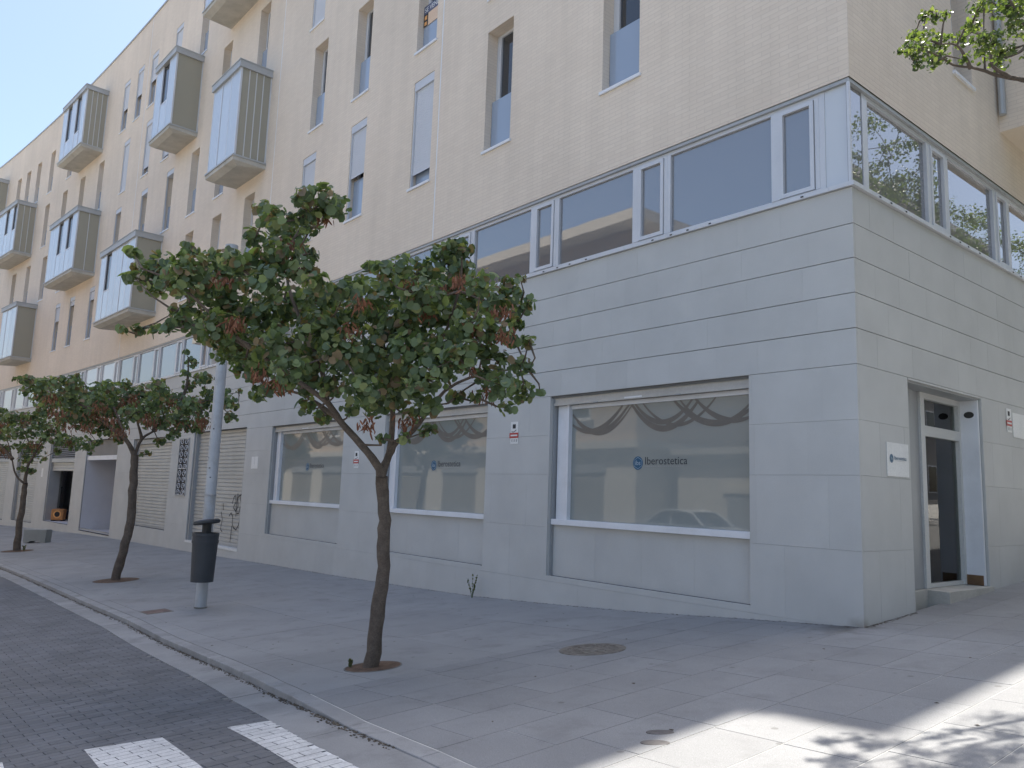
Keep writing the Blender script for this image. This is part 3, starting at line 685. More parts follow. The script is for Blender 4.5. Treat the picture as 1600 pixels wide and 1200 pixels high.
def logo(parent, x, z, s, y, mats=('logo_blue', 'logo_pale', 'logo_grey'), wtxt=.72, facing=None):
    """round blue emblem with letters and the word beside it, on a plane facing -y"""
    mb = MB(); n = 28
    ring = [(x + s * .95 * math.cos(2 * math.pi * i / n), z + s * math.sin(2 * math.pi * i / n)) for i in range(n)]
    mb.v += [(a, y, b) for a, b in ring]; mb.f.append(tuple(range(n)))
    em = mb.build('emblem', M[mats[0]], parent)
    mb = MB(); k = .84
    for i in range(6):
        a0 = math.pi / 6 + i * math.pi / 3; a1 = a0 + math.pi / 3
        ribbon(mb, [(x + s * k * math.cos(a0), z + s * k * math.sin(a0)), (x + s * k * math.cos(a1), z + s * k * math.sin(a1))], s * .045, y - .0015)
    mb.build('emblem_lines', M[mats[1]], em)
    me = stand_text(text_mesh('ibs', s * .8, M[mats[1]], .0004), s * 1.0)
    inst(me, 'lettering', em, (x - s * .5, y - .0025, z - s * .28))
    me = stand_text(text_mesh('Iberostetica', s * 1.1, M[mats[2]], .0004), wtxt)
    inst(me, 'lettering', parent, (x + s * 1.38, y - .001, z - s * .22))
    mb = MB(); xx = x + s * 1.5
    rn = random.Random(3)
    while xx < x + s * 1.4 + wtxt * .93:
        w = rn.uniform(.012, .03); mb.box(xx, xx + w, y - .001, y, z - s * .50, z - s * .43); xx += w + .012
    mb.build('small_print', M['alu_dark'], parent)

# --- three filmed shop windows
def shop_window(x0, x1, lit):
    c = (x0 + x1) / 2; h = (x1 - x0) / 2
    w = local_part('shop_window', M['white'], c, lambda m: (m.box(-h + .05, -h + .27, .13, .30, .925, 2.66), m.box(-h + .27, -h + .32, .10, .30, .925, 2.66), m.box(h - .05, h, .12, .30, .925, 2.66), m.box(-h + .32, h - .05, .15, .30, 2.60, 2.66)))
    MB().box(-h + .32, h - .05, .175, .19, .925, 2.60).build('pane', M['film'], w)
    MB().box(-h + .03, h, .045, .30, .84, .925).build('sill', M['white'], w, bevel=.006)
    mb = MB()
    for i in range(4):
        a, b = -h + .03 + (2 * h - .03) * i / 4, -h + .03 + (2 * h - .03) * (i + 1) / 4
        MB().box(a + .0008, b - .0008, .11 + .0006 * (i % 2), .30, .06, .84).build('under_panel', M['stone'], w)
    MB().box(-h + .004, -h + .03, .06, .3, .075, 2.78).build('shutter_guide', M['alu_dark'], w)
    MB().box(h - .004, h + .02, .035, .3, .075, 2.78).build('jamb', M['stone'], w); MB().box(-h - .02, -h + .004, .032, .3, .075, 2.78).build('jamb', M['stone'], w)
    MB().box(-h - .001, h + .001, .002, .34, .03, .078).build('ledge', M['stone'], w)
    MB().box(-h + .03, h, .05, .11, 2.66, 2.70).box(-h + .03, h, .07, .10, 2.70, 2.775).build('shutter_bottom_rail', M['shutter'], w)
    MB().box(-.28, .04, .044, .05, 2.672, 2.696).build('rail_label', M['signwhite'], w)
    for xx in (-h * .5, h * .35): MB().box(xx, xx + .09, .035, .05, 2.655, 2.668).build('rail_lock', M['alu_dark'], w)
    MB().box(-h, h, .05, .62, 2.775, 2.8).build('housing_soffit', M['alu_dark'], w)
    # garlands of the decal film
    g = MB(); y = .1735; L_ = -h + .33
    k = (2 * h - .38) / 3.17
    for (a, z0, b, z1, dip, wd) in ((0, 2.52, 1.15, 2.62, .33, .05), (.1, 2.40, 1.22, 2.62, .30, .03), (0, 2.36, 1.02, 2.60, .22, .055), (1.18, 2.62, 2.35, 2.58, .37, .06), (1.26, 2.60, 2.25, 2.60, .28, .05), (1.40, 2.60, 2.62, 2.60, .33, .035),
                                    (1.95, 2.60, 3.16, 2.44, .25, .06), (2.05, 2.60, 3.16, 2.52, .30, .04), (2.3, 2.60, 3.16, 2.33, .15, .05)):
        ribbon(g, [(L_ + p * k, min(q, 2.60)) for p, q in sag(a, z0, b, z1, dip)], lambda t, wd=wd: wd * (.55 + .9 * math.sin(math.pi * t)), y); y -= .0004
    g.build('garland_decal', M['swirl'], w)
    logo(w, -.125 if h > 1.6 else -.1, 1.765, .095, .1735)
    return w
for x0, x1, *_ in OPL[:3]: shop_window(x0, x1, 0)

# --- roller shutters, entrances and the open store further along
def jambs(c, h, z0, z1, parent, m_='alu_dark'):
    MB().box(-h - .01, -h + .12, .034, .5, z0, z1).build('jamb', M[m_], parent); MB().box(h - .12, h + .01, .034, .5, z0, z1).build('jamb', M[m_], parent)
def roller(x0, x1, z0, z1, yy=.16, top=0.0):
    c, h = (x0 + x1) / 2, (x1 - x0) / 2
    mb = slat_panel(2 * h - .2, z0, z1 - top, yy, .108, .02)
    s_ = mb.build('roller_shutter', M['shutter'], bld, (c, yf(c), 0), fang(c))
    MB().box(-h + .1, h - .1, yy - .035, yy, z0 - .01, z0 + .06).build('bottom_bar', M['alu_dark'], s_)
    jambs(c, h, z0, z1, s_)
    return s_, c, h
sA, cA, hA = roller(-21.1, -17.1, -.43, 2.86)
MB().box(-hA, hA, -.02, .45, -.5, -.435).build('step', M['signwhite'], sA)
sB, cB, hB = roller(-27.0, -23.05, -.25, 2.78, top=.16)
MB().box(-hB + .1, hB - .1, .06, .3, 2.62, 2.78).build('shutter_housing', M['alu_dark'], sB)
def louvre(parent, h, z0, z1, n):
    MB().box(-h + .12, h - .12, .2, .22, z0, z1).build('louvre_back', M['dark'], parent)
    for i in range(n):
        z = z0 + (z1 - z0) * (i + .5) / n; mb = MB()
        mb.add([(-h + .12, .08, z - .025), (h - .12, .08, z - .025), (h - .12, .16, z + .03), (-h + .12, .16, z + .03), (-h + .12, .085, z - .032), (h - .12, .085, z - .032), (h - .12, .165, z + .023), (-h + .12, .165, z + .023)], [(0, 1, 2, 3), (7, 6, 5, 4), (4, 5, 1, 0), (3, 2, 6, 7)])
        mb.build('louvre_slat', M['zinc'], parent)
for (x0, x1, z0, z1) in OPL[7:]:
    s_, c, h = roller(x0, x1, z0 + .02, 2.10)
    MB().box(-h + .12, h - .12, .06, .3, 2.10, 2.24).build('shutter_housing', M['zinc'], s_); louvre(s_, h, 2.24, z1, 7); jambs(c, h, 2.1, z1, s_)
def niche(x0, x1, z0, z1, depth, mat_, name):
    c, h = (x0 + x1) / 2, (x1 - x0) / 2
    def fn(m):
        m.quad((-h, .04, z0), (-h, depth, z0), (-h, depth, z1), (-h, .04, z1)); m.quad((h, .04, z0), (h, .04, z1), (h, depth, z1), (h, depth, z0))
        m.quad((-h, depth, z0), (h, depth, z0), (h, depth, z1), (-h, depth, z1)); m.quad((-h, .04, z1), (-h, depth, z1), (h, depth, z1), (h, .04, z1)); m.quad((-h, .0, z0), (h, .0, z0), (h, depth, z0), (-h, depth, z0))
    return local_part(name, mat_, c, fn), c, h
n1, c1, h1 = niche(-32.75, -28.8, -.76, 2.92, 1.5, M['innerwall'], 'entrance_niche')
MB().box(-h1, h1, .06, .3, 2.10, 2.27).build('beam', M['white'], n1)
MB().box(-h1, h1, .12, .2, 2.27, 2.92).build('fanlight_panel', mat('dull_brown_panel', (.20, .19, .18), .6, .08), n1)
MB().box(-h1 + .08, h1 - .02, .05, .1, -.76, -.69).build('threshold', M['alu_dark'], n1)
MB().box(h1 - 1.9, h1 - .5, 1.46, 1.49, -.74, 1.35).build('flush_door', M['innerwall'], n1)
for xx, zz in ((h1 - 1.55, 1.05), (h1 - .75, 1.05), (h1 - 1.75, .3)): MB().box(xx, xx + .13, 1.43, 1.46, zz, zz + .08).build('door_fitting', M['alu_dark'], n1)
MB().box(h1 - .95, h1 - .05, -.012, .02, -1.02, -.9).build('plinth_vent', M['dark'], n1)
c2, h2 = -36.2, 1.9
def room(m):
    a, b, y0, y1, z0, z1 = -4.5, 2.2, .5, 1.5, -.64, 2.9
    m.quad((a, y0, z0), (a, y1, z0), (a, y1, z1), (a, y0, z1)); m.quad((b, y0, z0), (b, y0, z1), (b, y1, z1), (b, y1, z0)); m.quad((a, y1, z0), (b, y1, z0), (b, y1, z1), (a, y1, z1))
    m.quad((a, y0, z1), (a, y1, z1), (b, y1, z1), (b, y0, z1)); m.quad((a, y0, z0), (b, y0, z0), (b, y1, z0), (a, y1, z0)); m.quad((a, y0, z0), (a, y0, z1), (-1.9, y0, z1), (-1.9, y0, z0)); m.quad((-1.9, 0, z0), (1.9, 0, z0), (1.9, y0, z0), (-1.9, y0, z0))
n2 = local_part('open_store', M['innerwall'], c2, room)
louvre(n2, h2, 2.2, 2.95, 9); MB().box(-h2, h2, .06, .35, 2.03, 2.2).build('shutter_housing', M['zinc'], n2)
slat_panel(2 * h2 - .2, 1.64, 2.03, .16, .108, .02).build('raised_shutter', M['shutter'], n2); jambs(c2, h2, -.64, 2.95, n2)
tag(MB().box(-.35, .35, 0, .4, 0, .95).box(-.37, .37, -.02, .42, .95, 1.0).box(-.33, -.02, -.02, 0, .1, .9).box(.02, .33, -.02, 0, .1, .9).build('cabinet', M['dark'], None, (-40.25, yf(-40.25) + .75, -.1), fang(c2)), 'dark cabinet inside the open shop store', 'cabinet')
mc = thing('machine', 'orange machine with a round dark hole on the open store floor', 'machine', (-37.6, yf(-37.6) + .50, -.64), fang(c2) + 1.1)
MB().box(-.26, .26, -.3, .3, .04, .55).build('body', mat('dull_orange_paint', (.42, .19, .07), .6, .15), mc, bevel=.06)
mb = MB(); n = 20
mb.v += [(.17 * math.cos(2 * math.pi * i / n), -.306, .31 + .17 * math.sin(2 * math.pi * i / n)) for i in range(n)]; mb.f.append(tuple(range(n))); hub = mb.build('opening_rim', M['orange'], mc)
mb = MB(); mb.v += [(.11 * math.cos(2 * math.pi * i / n), -.312, .31 + .12 * math.sin(2 * math.pi * i / n)) for i in range(n)]; mb.f.append(tuple(range(n))); mb.build('opening', M['black'], mc)
for sx in (-.2, .2): MB().box(sx - .05, sx + .05, -.25, .25, 0, .04).build('foot', M['black'], mc)
tb = thing('tub', 'grey tub on the store floor beside the orange machine', 'tub', (-39.3, yf(-39.3) + .95, -.64))
MB().lathe([(.32, 0), (.44, .36), (.46, .37), (.46, .42), (.42, .42), (.31, .04)], n=20).build('bowl', mat('slate_plastic', (.12, .12, .16), .6), tb)
MB().tube([(-.46, 0, .4), (-.5, 0, .46), (.5, 0, .5), (.46, 0, .42)], .02, 6).build('handle', M['alu'], tb)
# ornamental grille on the pier
gr = local_part('ornamental_grille', M['alu_dark'], -21.87, lambda m: m.frame(-.43, .43, .88, 2.70, .04, -.03, .0).box(-.43, .43, -.025, -.005, 1.72, 1.76))
MB().box(-.40, .40, -.003, .0, .92, 2.66).build('grille_back', M['dark'], gr)
mb = MB()
for zc in [.98 + .2 * i for i in range(9)]:
    for sx in (-1, 1):
        pts = [(sx * (.02 + .16 * math.cos(a) * (1 - i / 26)) + sx * .17, -.018, zc + .1 * math.sin(a) * (1 - i / 30)) for i, a in enumerate([k * .42 for k in range(20)])]
        mb.tube(pts, .012, 5)
mb.build('scrollwork', M['alu'], gr, kind='stuff')
# graffiti strokes on the nearest shutter
g = MB()
def stroke(pts, w=.035): ribbon(g, pts, w, .1335)
gx, gz = 1.05, .2
for pts in ([(0, .55), (.1, .75), (.22, .78), (.25, .6), (.1, .45), (.3, .35), (.42, .5), (.35, .72), (.5, .8), (.62, .55), (.5, .3), (.36, .3)],
            [(-.15, .2), (-.02, .3), (.1, .2), (.12, 0), (.22, -.1), (.4, -.15), (.55, -.02), (.6, .12)], [(.1, -.05), (.08, -.35), (.06, -.5)], [(.35, .85), (.3, .5), (.33, .2)], [(-.75, .3), (-.62, .1), (-.7, -.2), (-.55, -.25)], [(-.65, .55), (-.6, .35)], [(.5, .78), (.66, .86), (.72, .6)]):
    sm = []
    for a, b in zip(pts, pts[1:]): sm += [(gx + a[0] + (b[0] - a[0]) * t, gz + a[1] + (b[1] - a[1]) * t) for t in (0, .5)]
    sm.append((gx + pts[-1][0], gz + pts[-1][1])); stroke(sm)
g.build('graffiti', M['lead'], sA)

# --- entrance on the side facade (local x = along +Y, local y = into the building)
ent = MB().box(-1.12, -.40, .26, .36, .29, 2.78).build('entrance', M['alu_dark'], bld, (0, 2.34, 0), math.pi / 2)
MB().box(-.20, -.08, .25, .37, .29, 2.78).box(1.00, 1.06, .25, .37, .29, 2.78).box(-.08, 1.00, .25, .37, 2.68, 2.78).box(-.08, 1.0, .25, .37, 2.20, 2.33).box(-.08, 1.0, .27, .35, .29, .34).build('door_frame', mat('grey_white_frame', (.56, .56, .54), .5, .05), ent)
MB().box(-.40, -.20, .28, .36, .29, 2.78).build('side_panel', M['alu_dark'], ent)
MB().box(-.08, 1.0, .305, .315, .34, 2.20).build('door_pane', M['doorglass'], ent)
MB().box(-.08, 1.0, .305, .315, 2.33, 2.68).build('fanlight_pane', M['doorglass'], ent)
MB().box(1.06, 1.10, .03, .37, .29, 2.76).build('white_lining', M['white'], ent)
MB().box(1.045, 1.06, .05, .25, .29, .42).build('skirting', M['brown'], ent)
mb = MB(); mb.v += [(1.057, .14 + .065 * math.cos(2 * math.pi * i / 20), 2.56 + .045 * math.sin(2 * math.pi * i / 20)) for i in range(20)]; mb.f.append(tuple(range(20))); mb.build('oval_vent', M['dark'], ent)
MB().box(1.10, 1.125, .03, .4, .2, 2.78).build('jamb', M['alu_dark'], ent); MB().box(-1.125, -1.10, .03, .4, .2, 2.78).build('jamb', M['alu_dark'], ent)
MB().box(-1.1, 1.1, .03, .4, 2.755, 2.80).build('door_soffit', M['alu_dark'], ent)
MB().box(-.3, 1.12, -.05, 2.5, -.2, .285).box(-1.12, -.3, .2, 2.5, -.2, .284).build('threshold', M['concrete'], ent)
# hall behind the glass door
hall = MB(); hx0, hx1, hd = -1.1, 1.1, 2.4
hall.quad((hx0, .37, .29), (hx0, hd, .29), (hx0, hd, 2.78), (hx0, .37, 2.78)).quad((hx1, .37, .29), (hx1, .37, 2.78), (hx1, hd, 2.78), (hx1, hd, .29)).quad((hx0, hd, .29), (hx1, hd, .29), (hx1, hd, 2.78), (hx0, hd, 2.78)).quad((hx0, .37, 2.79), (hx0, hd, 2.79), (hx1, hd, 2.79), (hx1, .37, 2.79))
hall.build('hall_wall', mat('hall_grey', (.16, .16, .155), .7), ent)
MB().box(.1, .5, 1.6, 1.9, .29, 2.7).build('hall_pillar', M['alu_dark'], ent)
MB().tube([(.075, 4.68, 7.3), (.075, 4.68, ROOF)], .05, 10).build('downpipe', M['zinc'], bld)

# ================================================================== signs and notices (each hangs on the wall by itself)
def sign_plate(name, label, cat, loc, rz, w, h, m_='signwhite', group=None):
    t = thing(name, label, cat, loc, rz, group)
    MB().box(-w / 2, w / 2, -.006, 0, -h / 2, h / 2).build('plate', M[m_], t); return t
def alarm(label, loc, rz, s=1.0):
    t = sign_plate('alarm_sign', label, 'sign', loc, rz, .19 * s, .36 * s, 'signwhite', 'alarm notices on the ground floor')
    MB().box(-.045 * s, .03 * s, -.008, -.006, .07 * s, .14 * s).build('dark_square', M['dark'], t)
    mb = MB(); ribbon(mb, [(-.07 * s, .02 * s), (-.02 * s, .012 * s), (.05 * s, .045 * s)], .012 * s, -.0075); mb.build('swoosh', M['dark'], t)
    rb = MB().box(-.12 * s, .1 * s, -.0095, -.006, -.085 * s, .0 * s).build('red_band', M['red'], t)
    MB().box(-.09 * s, .08 * s, -.011, -.0095, -.055 * s, -.03 * s).build('band_lettering', M['signwhite'], rb)
    for xx in (-.055, 0, .055): MB().box((xx - .012) * s, (xx + .012) * s, -.008, -.006, -.15 * s, -.105 * s).build('pictogram', M['alu_dark'], t)
    return t
alarm('white and red alarm notice on the pier right of the middle shop window', (-5.74, -.002, 2.27), 0)
alarm('white and red alarm notice on the pier seen left of the near tree trunk', (-10.95, -.002, 1.9), 0)
alarm('white and red alarm notice high on the wall right of the entrance door', (.002, 4.46, 2.57), math.pi / 2, .95)
t = sign_plate('blank_sign', 'blank pale sign plate right of the alarm notice near the entrance', 'sign', (.002, 5.1, 2.52), math.pi / 2, 1.0, .36)
t = sign_plate('name_plate', 'white square name plate with blue emblem beside the entrance door', 'sign', (.002, .89, 1.81), math.pi / 2, .54, .38)
logo(t, -.165, .01, .05, -.0075, ('logo_blue', 'logo_pale', 'logo_blue'), .30)
t = sign_plate('paper_notice', 'white sheet of paper taped to the pier left of the far shop window', 'notice', (-16.4, yf(-16.4) - .002, 1.88), fang(-16.4), .42, .32)
MB().box(-.008, .008, -.0065, -.006, -.05, .16).build('fold', M['stone'], t)
t = sign_plate('paper_notice', 'small white sheet of paper on the pier left of the open store', 'notice', (-39.0, yf(-39.0) - .002, 1.55), fang(-39), .28, .4)
# for-sale board behind the second floor window
t = thing('for_sale_sign', 'orange and blue for sale board in a second floor window', 'sign', (-9.06, yf(-9.06) + .142, 11.40), 0)
MB().box(-.365, .365, -.004, 0, -.23, .25).build('board', mat('pale_peach_board', (.72, .52, .36), .5, .05), t)
hb = MB().box(-.365, .365, -.007, -.004, .06, .25).build('heading_band', mat('slate_blue_print', (.09, .1, .16), .5), t)
inst(stand_text(text_mesh('SE VENDE', .16, M['signwhite'], .0004), .64), 'lettering', hb, (-.33, -.0085, .105))
sb_ = MB().box(-.365, -.2, -.007, -.004, -.23, .06).build('side_band', M['dark'], t)
MB().box(-.33, -.24, -.0085, -.007, -.07, .02).box(-.33, -.24, -.0085, -.007, -.2, -.12).build('lettering', M['orange'], sb_)

# ================================================================== street furniture
PX, PY = -9.2, -3.63; PZ = zg(PX, PY)
lp = thing('lamp_post', 'round grey steel lamp post rising behind the litter bin', 'lamp post', (PX, PY, PZ))
MB().tube([(0, 0, -.1), (0, 0, 2.2), (0, 0, 6.05)], [.091, .09, .086], 20).build('pole', M['pole'], lp, smooth=False)
MB().lathe([(.102, .0), (.102, .018), (.092, .022)], n=20).build('base_collar', M['grout_dark'], lp)
MB().lathe([(.094, 1.80), (.098, 1.802), (.098, 1.83), (.094, 1.832)], n=20, cap=False).build('strap', M['alu_dark'], lp)
MB().box(.086, .13, -.025, .025, 1.80, 1.83).build('strap_clamp', M['alu_dark'], lp)
for k, (aa, zz, ww, hh) in enumerate(((-.9, 2.25, .014, .022), (-.6, 2.10, .010, .016), (-1.3, 2.42, .010, .012), (-.75, 2.9, .010, .02))):
    st_ = MB().box(-ww, ww, -.0935, -.088, zz, zz + hh).build('sticker_remnant', M['dark'] if k % 2 else M['grout_dark'], lp); st_.rotation_euler = (0, 0, math.pi / 2 + aa)
MB().lathe([(.100, 6.02), (.105, 6.03), (.105, 6.10), (.02, 6.115)], n=20).build('cap', M['pole'], lp)
wh = Vector((cw.x, cw.y, 0)).normalized(); rh = Vector((wh.y, -wh.x, 0))
bp_ = Vector((PX, PY, 0)) + rh * .10 - wh * .31
bn = thing('litter_bin', 'black cylindrical litter bin strapped to the lamp post', 'litter bin', (bp_.x, bp_.y, PZ))
MB().lathe([(.165, .47), (.172, .455), (.20, 1.16), (.205, 1.18), (.205, 1.22), (.188, 1.22), (.16, .52)], n=28).build('body', M['bin'], bn, smooth=False)
MB().lathe([(.203, 1.06), (.206, 1.062), (.206, 1.10), (.204, 1.102)], n=28, cap=False).build('band', M['bin'], bn)
mb = MB(); n = 26
for z, r_ in ((1.36, .19), (1.375, .205), (1.405, .205), (1.425, .17)):
    for k in range(n): a = 2 * math.pi * k / n; mb.v.append((r_ * math.cos(a), r_ * math.sin(a), z + .03 * math.cos(a - .6)))
for i in range(3):
    for k in range(n): mb.f.append((i * n + k, i * n + (k + 1) % n, (i + 1) * n + (k + 1) % n, (i + 1) * n + k))
mb.f.append(tuple(reversed(range(n)))); mb.f.append(tuple(range(3 * n, 4 * n))); mb.build('lid', M['bin'], bn)
o_ = Vector((PX, PY, 0)) - Vector((bp_.x, bp_.y, 0))
mb = MB(); q = o_ * .36; mb.tube([(q.x, q.y, 1.14), (q.x, q.y, 1.40)], .075, 10); mb.build('neck', M['bin'], bn)
MB().tube([(o_.x * .5, o_.y * .5, .95), (o_.x * .98, o_.y * .98, .95)], .03, 8).build('bracket', M['alu_dark'], bn)
# concrete block on the far pavement
cx_, cy_ = -28.65, -2.85; cz_ = zg(cx_, cy_)
cb = thing('concrete_block', 'low grey concrete block with notched foot standing on the pavement', 'block', (cx_, cy_, cz_), math.radians(52))
MB().add([(-.38, -.2, 0), (-.2, -.2, 0), (-.14, -.2, .06), (.14, -.2, .06), (.2, -.2, 0), (.38, -.2, 0), (.40, -.2, .46), (-.40, -.2, .46),
          (-.38, .2, 0), (-.2, .2, 0), (-.14, .2, .06), (.14, .2, .06), (.2, .2, 0), (.38, .2, 0), (.40, .2, .46), (-.40, .2, .46)],
         [(0, 1, 2, 3, 4, 5, 6, 7), (15, 14, 13, 12, 11, 10, 9, 8), (0, 8, 9, 1), (1, 9, 10, 2), (2, 10, 11, 3), (3, 11, 12, 4), (4, 12, 13, 5), (5, 13, 14, 6), (6, 14, 15, 7), (7, 15, 8, 0)]).build('body', mat('green_grey_concrete', (.27, .285, .28), .85, .1), cb, bevel=.012)
MB().box(-.36, .36, -.16, .16, .46, .475).build('top_slab', mat('pale_block_top', (.4, .41, .4), .85, .1), cb)
# covers let into the pavement
def gplane(x, y):
    nx_ = Vector((1, 0, (zg(x + .2, y) - zg(x - .2, y)) / .4)); ny_ = Vector((0, 1, (zg(x, y + .2) - zg(x, y - .2)) / .4)); n_ = nx_.cross(ny_).normalized()
    return Vector((0, 0, 1)).rotation_difference(n_).to_euler()
mx_, my_ = -1.6, -2.37
mh = thing('manhole_cover', 'round rusty cast iron manhole cover in the pavement before the big shop window', 'manhole cover', (mx_, my_, zg(mx_, my_))); mh.rotation_euler = gplane(mx_, my_)
MB().lathe([(.335, -.02), (.335, .004), (.315, .006), (.305, .004)], n=40).build('rim', M['iron'], mh)
cv = MB().lathe([(.300, -.02), (.300, .005), (.02, .0052)], n=40).build('cover', M['iron'], mh)
for ra, rb2 in ((.27, .25), (.12, .10)): MB().lathe([(ra, .005), (ra - .002, .009), (rb2 + .002, .009), (rb2, .005)], n=36, cap=False).build('raised_ring', M['iron'], cv)
mb = MB()
for rr, nn in ((.15, 10), (.18, 12), (.21, 16), (.235, 18)):
    for k in range(nn):
        a = 2 * math.pi * k / nn + rr * 9; mb.box(rr * math.cos(a) - .01, rr * math.cos(a) + .01, rr * math.sin(a) - .01, rr * math.sin(a) + .01, .005, .0085)
mb.build('studs', M['iron'], cv, kind='stuff')
dx_, dy_ = -9.4, -4.25
dr = thing('access_cover', 'small rectangular brownish access cover in the pavement by the lamp post', 'access cover', (dx_, dy_, zg(dx_, dy_))); e = gplane(dx_, dy_); e.z += .04; dr.rotation_euler = e
MB().frame(-.2, .2, -.2, .2, .02, -.004, .006).build('frame', M['iron'], dr).rotation_euler = (-math.pi / 2, 0, 0)
MB().box(-.178, .178, -.178, .178, -.01, .005).build('plate', mat('rusty_plate', (.17, .12, .10), .8, .25, 10), dr)
# dark oily stains of two metal lids near the crossing
for (sx, sy, lab) in ((.75, -4.18, 'small dark oval lid in the pavement, the one farther from the crossing'), (.86, -4.36, 'small dark oval lid in the pavement, the one nearer the crossing')):
    ld = thing('service_lid', lab, 'lid', (sx, sy, zg(sx, sy)), 0, 'oval lids by the crossing'); e = gplane(sx, sy); e.z += .75; ld.rotation_euler = e
    mb = MB(); n = 20
    for z, k in ((-.01, 1), (.0035, 1), (.005, .93)): mb.v += [(.088 * k * math.cos(2 * math.pi * i / n), .042 * k * math.sin(2 * math.pi * i / n), z) for i in range(n)]
    for i in range(2):
        for k in range(n): mb.f.append((i * n + k, i * n + (k + 1) % n, (i + 1) * n + (k + 1) % n, (i + 1) * n + k))
    mb.f.append(tuple(range(2 * n, 3 * n))); mb.build('plate', mat('worn_dark_iron', (.13, .12, .115), .75, .2, 20), ld)

# ================================================================== trees
def leaf_cloud(mb, cols, blobs, dens, size, pal, rnd, droop=.35, flat=.85, stretch=1.0):
    for (bx, by, bz, br) in blobs:
        n = max(5, int(dens * (br / .0435) ** 2))
        for _ in range(n):
            while True:
                p = Vector((rnd.uniform(-1, 1), rnd.uniform(-1, 1), rnd.uniform(-1, 1)))
                if p.length < 1: break
            r_ = p.length; p = p * ((.55 + .45 * r_) if r_ > .01 else 1)
            c = Vector((bx, by, bz)) + Vector((p.x, p.y, p.z * flat)) * br * 1.06
            nrm = (p * .9 + Vector((rnd.gauss(0, .55), rnd.gauss(0, .55), rnd.gauss(.25, .55)))).normalized()
            dirn = Vector((p.x * .6 + rnd.gauss(0, .5), p.y * .6 + rnd.gauss(0, .5), -droop + rnd.gauss(0, .45)))
            dirn = (dirn - nrm * dirn.dot(nrm))
            if dirn.length < .05: continue
            dirn.normalize(); sd_ = nrm.cross(dirn); s = size * rnd.uniform(.5, 1.25) * .5
            col = pal[min(len(pal) - 1, int(rnd.random() ** 1.2 * len(pal)))]; k = rnd.uniform(.75, 1.25); col = (col[0] * k, col[1] * k, col[2] * k, 1)
            o = len(mb.v); w = stretch
            shape = [(0, -.78, 0), (.62 * w, -.95, .16), (1.0 * w, -.25, .2), (.78 * w, .55, .12), (0, 1.05, -.08), (-.78 * w, .55, .12), (-1.0 * w, -.25, .2), (-.62 * w, -.95, .16), (0, 0, -.02)]
            for a, b, h in shape: mb.v.append(tuple(c + (sd_ * a + dirn * b + nrm * h) * s))
            for i in range(8): mb.f.append((o + i, o + (i + 1) % 8, o + 8)); cols.append(col)
def finish_leaves(mb, cols, name, mat_, parent, loc, kind='stuff'):
    L3 = Vector(loc); mb.v = [tuple(Vector(v) - L3) for v in mb.v]
    me = mb.mesh(name, mat_); a = me.attributes.new('leaf', 'FLOAT_COLOR', 'FACE'); flat = [c for col in cols for c in col]; a.data.foreach_set('color', flat)
    for p in me.polygons: p.use_smooth = True
    return inst(me, name, parent, kind=kind)
def limb_mesh(pts, r0, r1, rnd, loc, n=8, sub=3):
    P = [Vector(p) for p in pts]; Q = []
    for i in range(len(P) - 1):
        p0, p1, p2, p3 = P[max(0, i - 1)], P[i], P[i + 1], P[min(len(P) - 1, i + 2)]
        for k in range(sub):
            t = k / sub; Q.append(.5 * ((2 * p1) + (-p0 + p2) * t + (2 * p0 - 5 * p1 + 4 * p2 - p3) * t * t + (-p0 + 3 * p1 - 3 * p2 + p3) * t ** 3))
    Q.append(P[-1]); m = len(Q)
    rad = [(r0 + (r1 - r0) * (i / (m - 1)) ** .8) * rnd.uniform(.94, 1.06) for i in range(m)]
    Q = [q - Vector(loc) + Vector((rnd.gauss(0, .1), rnd.gauss(0, .1), 0)) * rad[i] for i, q in enumerate(Q)]
    return MB().tube(Q, rad, n)
GREEN = [(.105, .15, .088), (.12, .168, .095), (.14, .19, .10), (.155, .205, .10), (.19, .24, .11), (.23, .26, .12), (.22, .165, .105), (.13, .175, .11)]
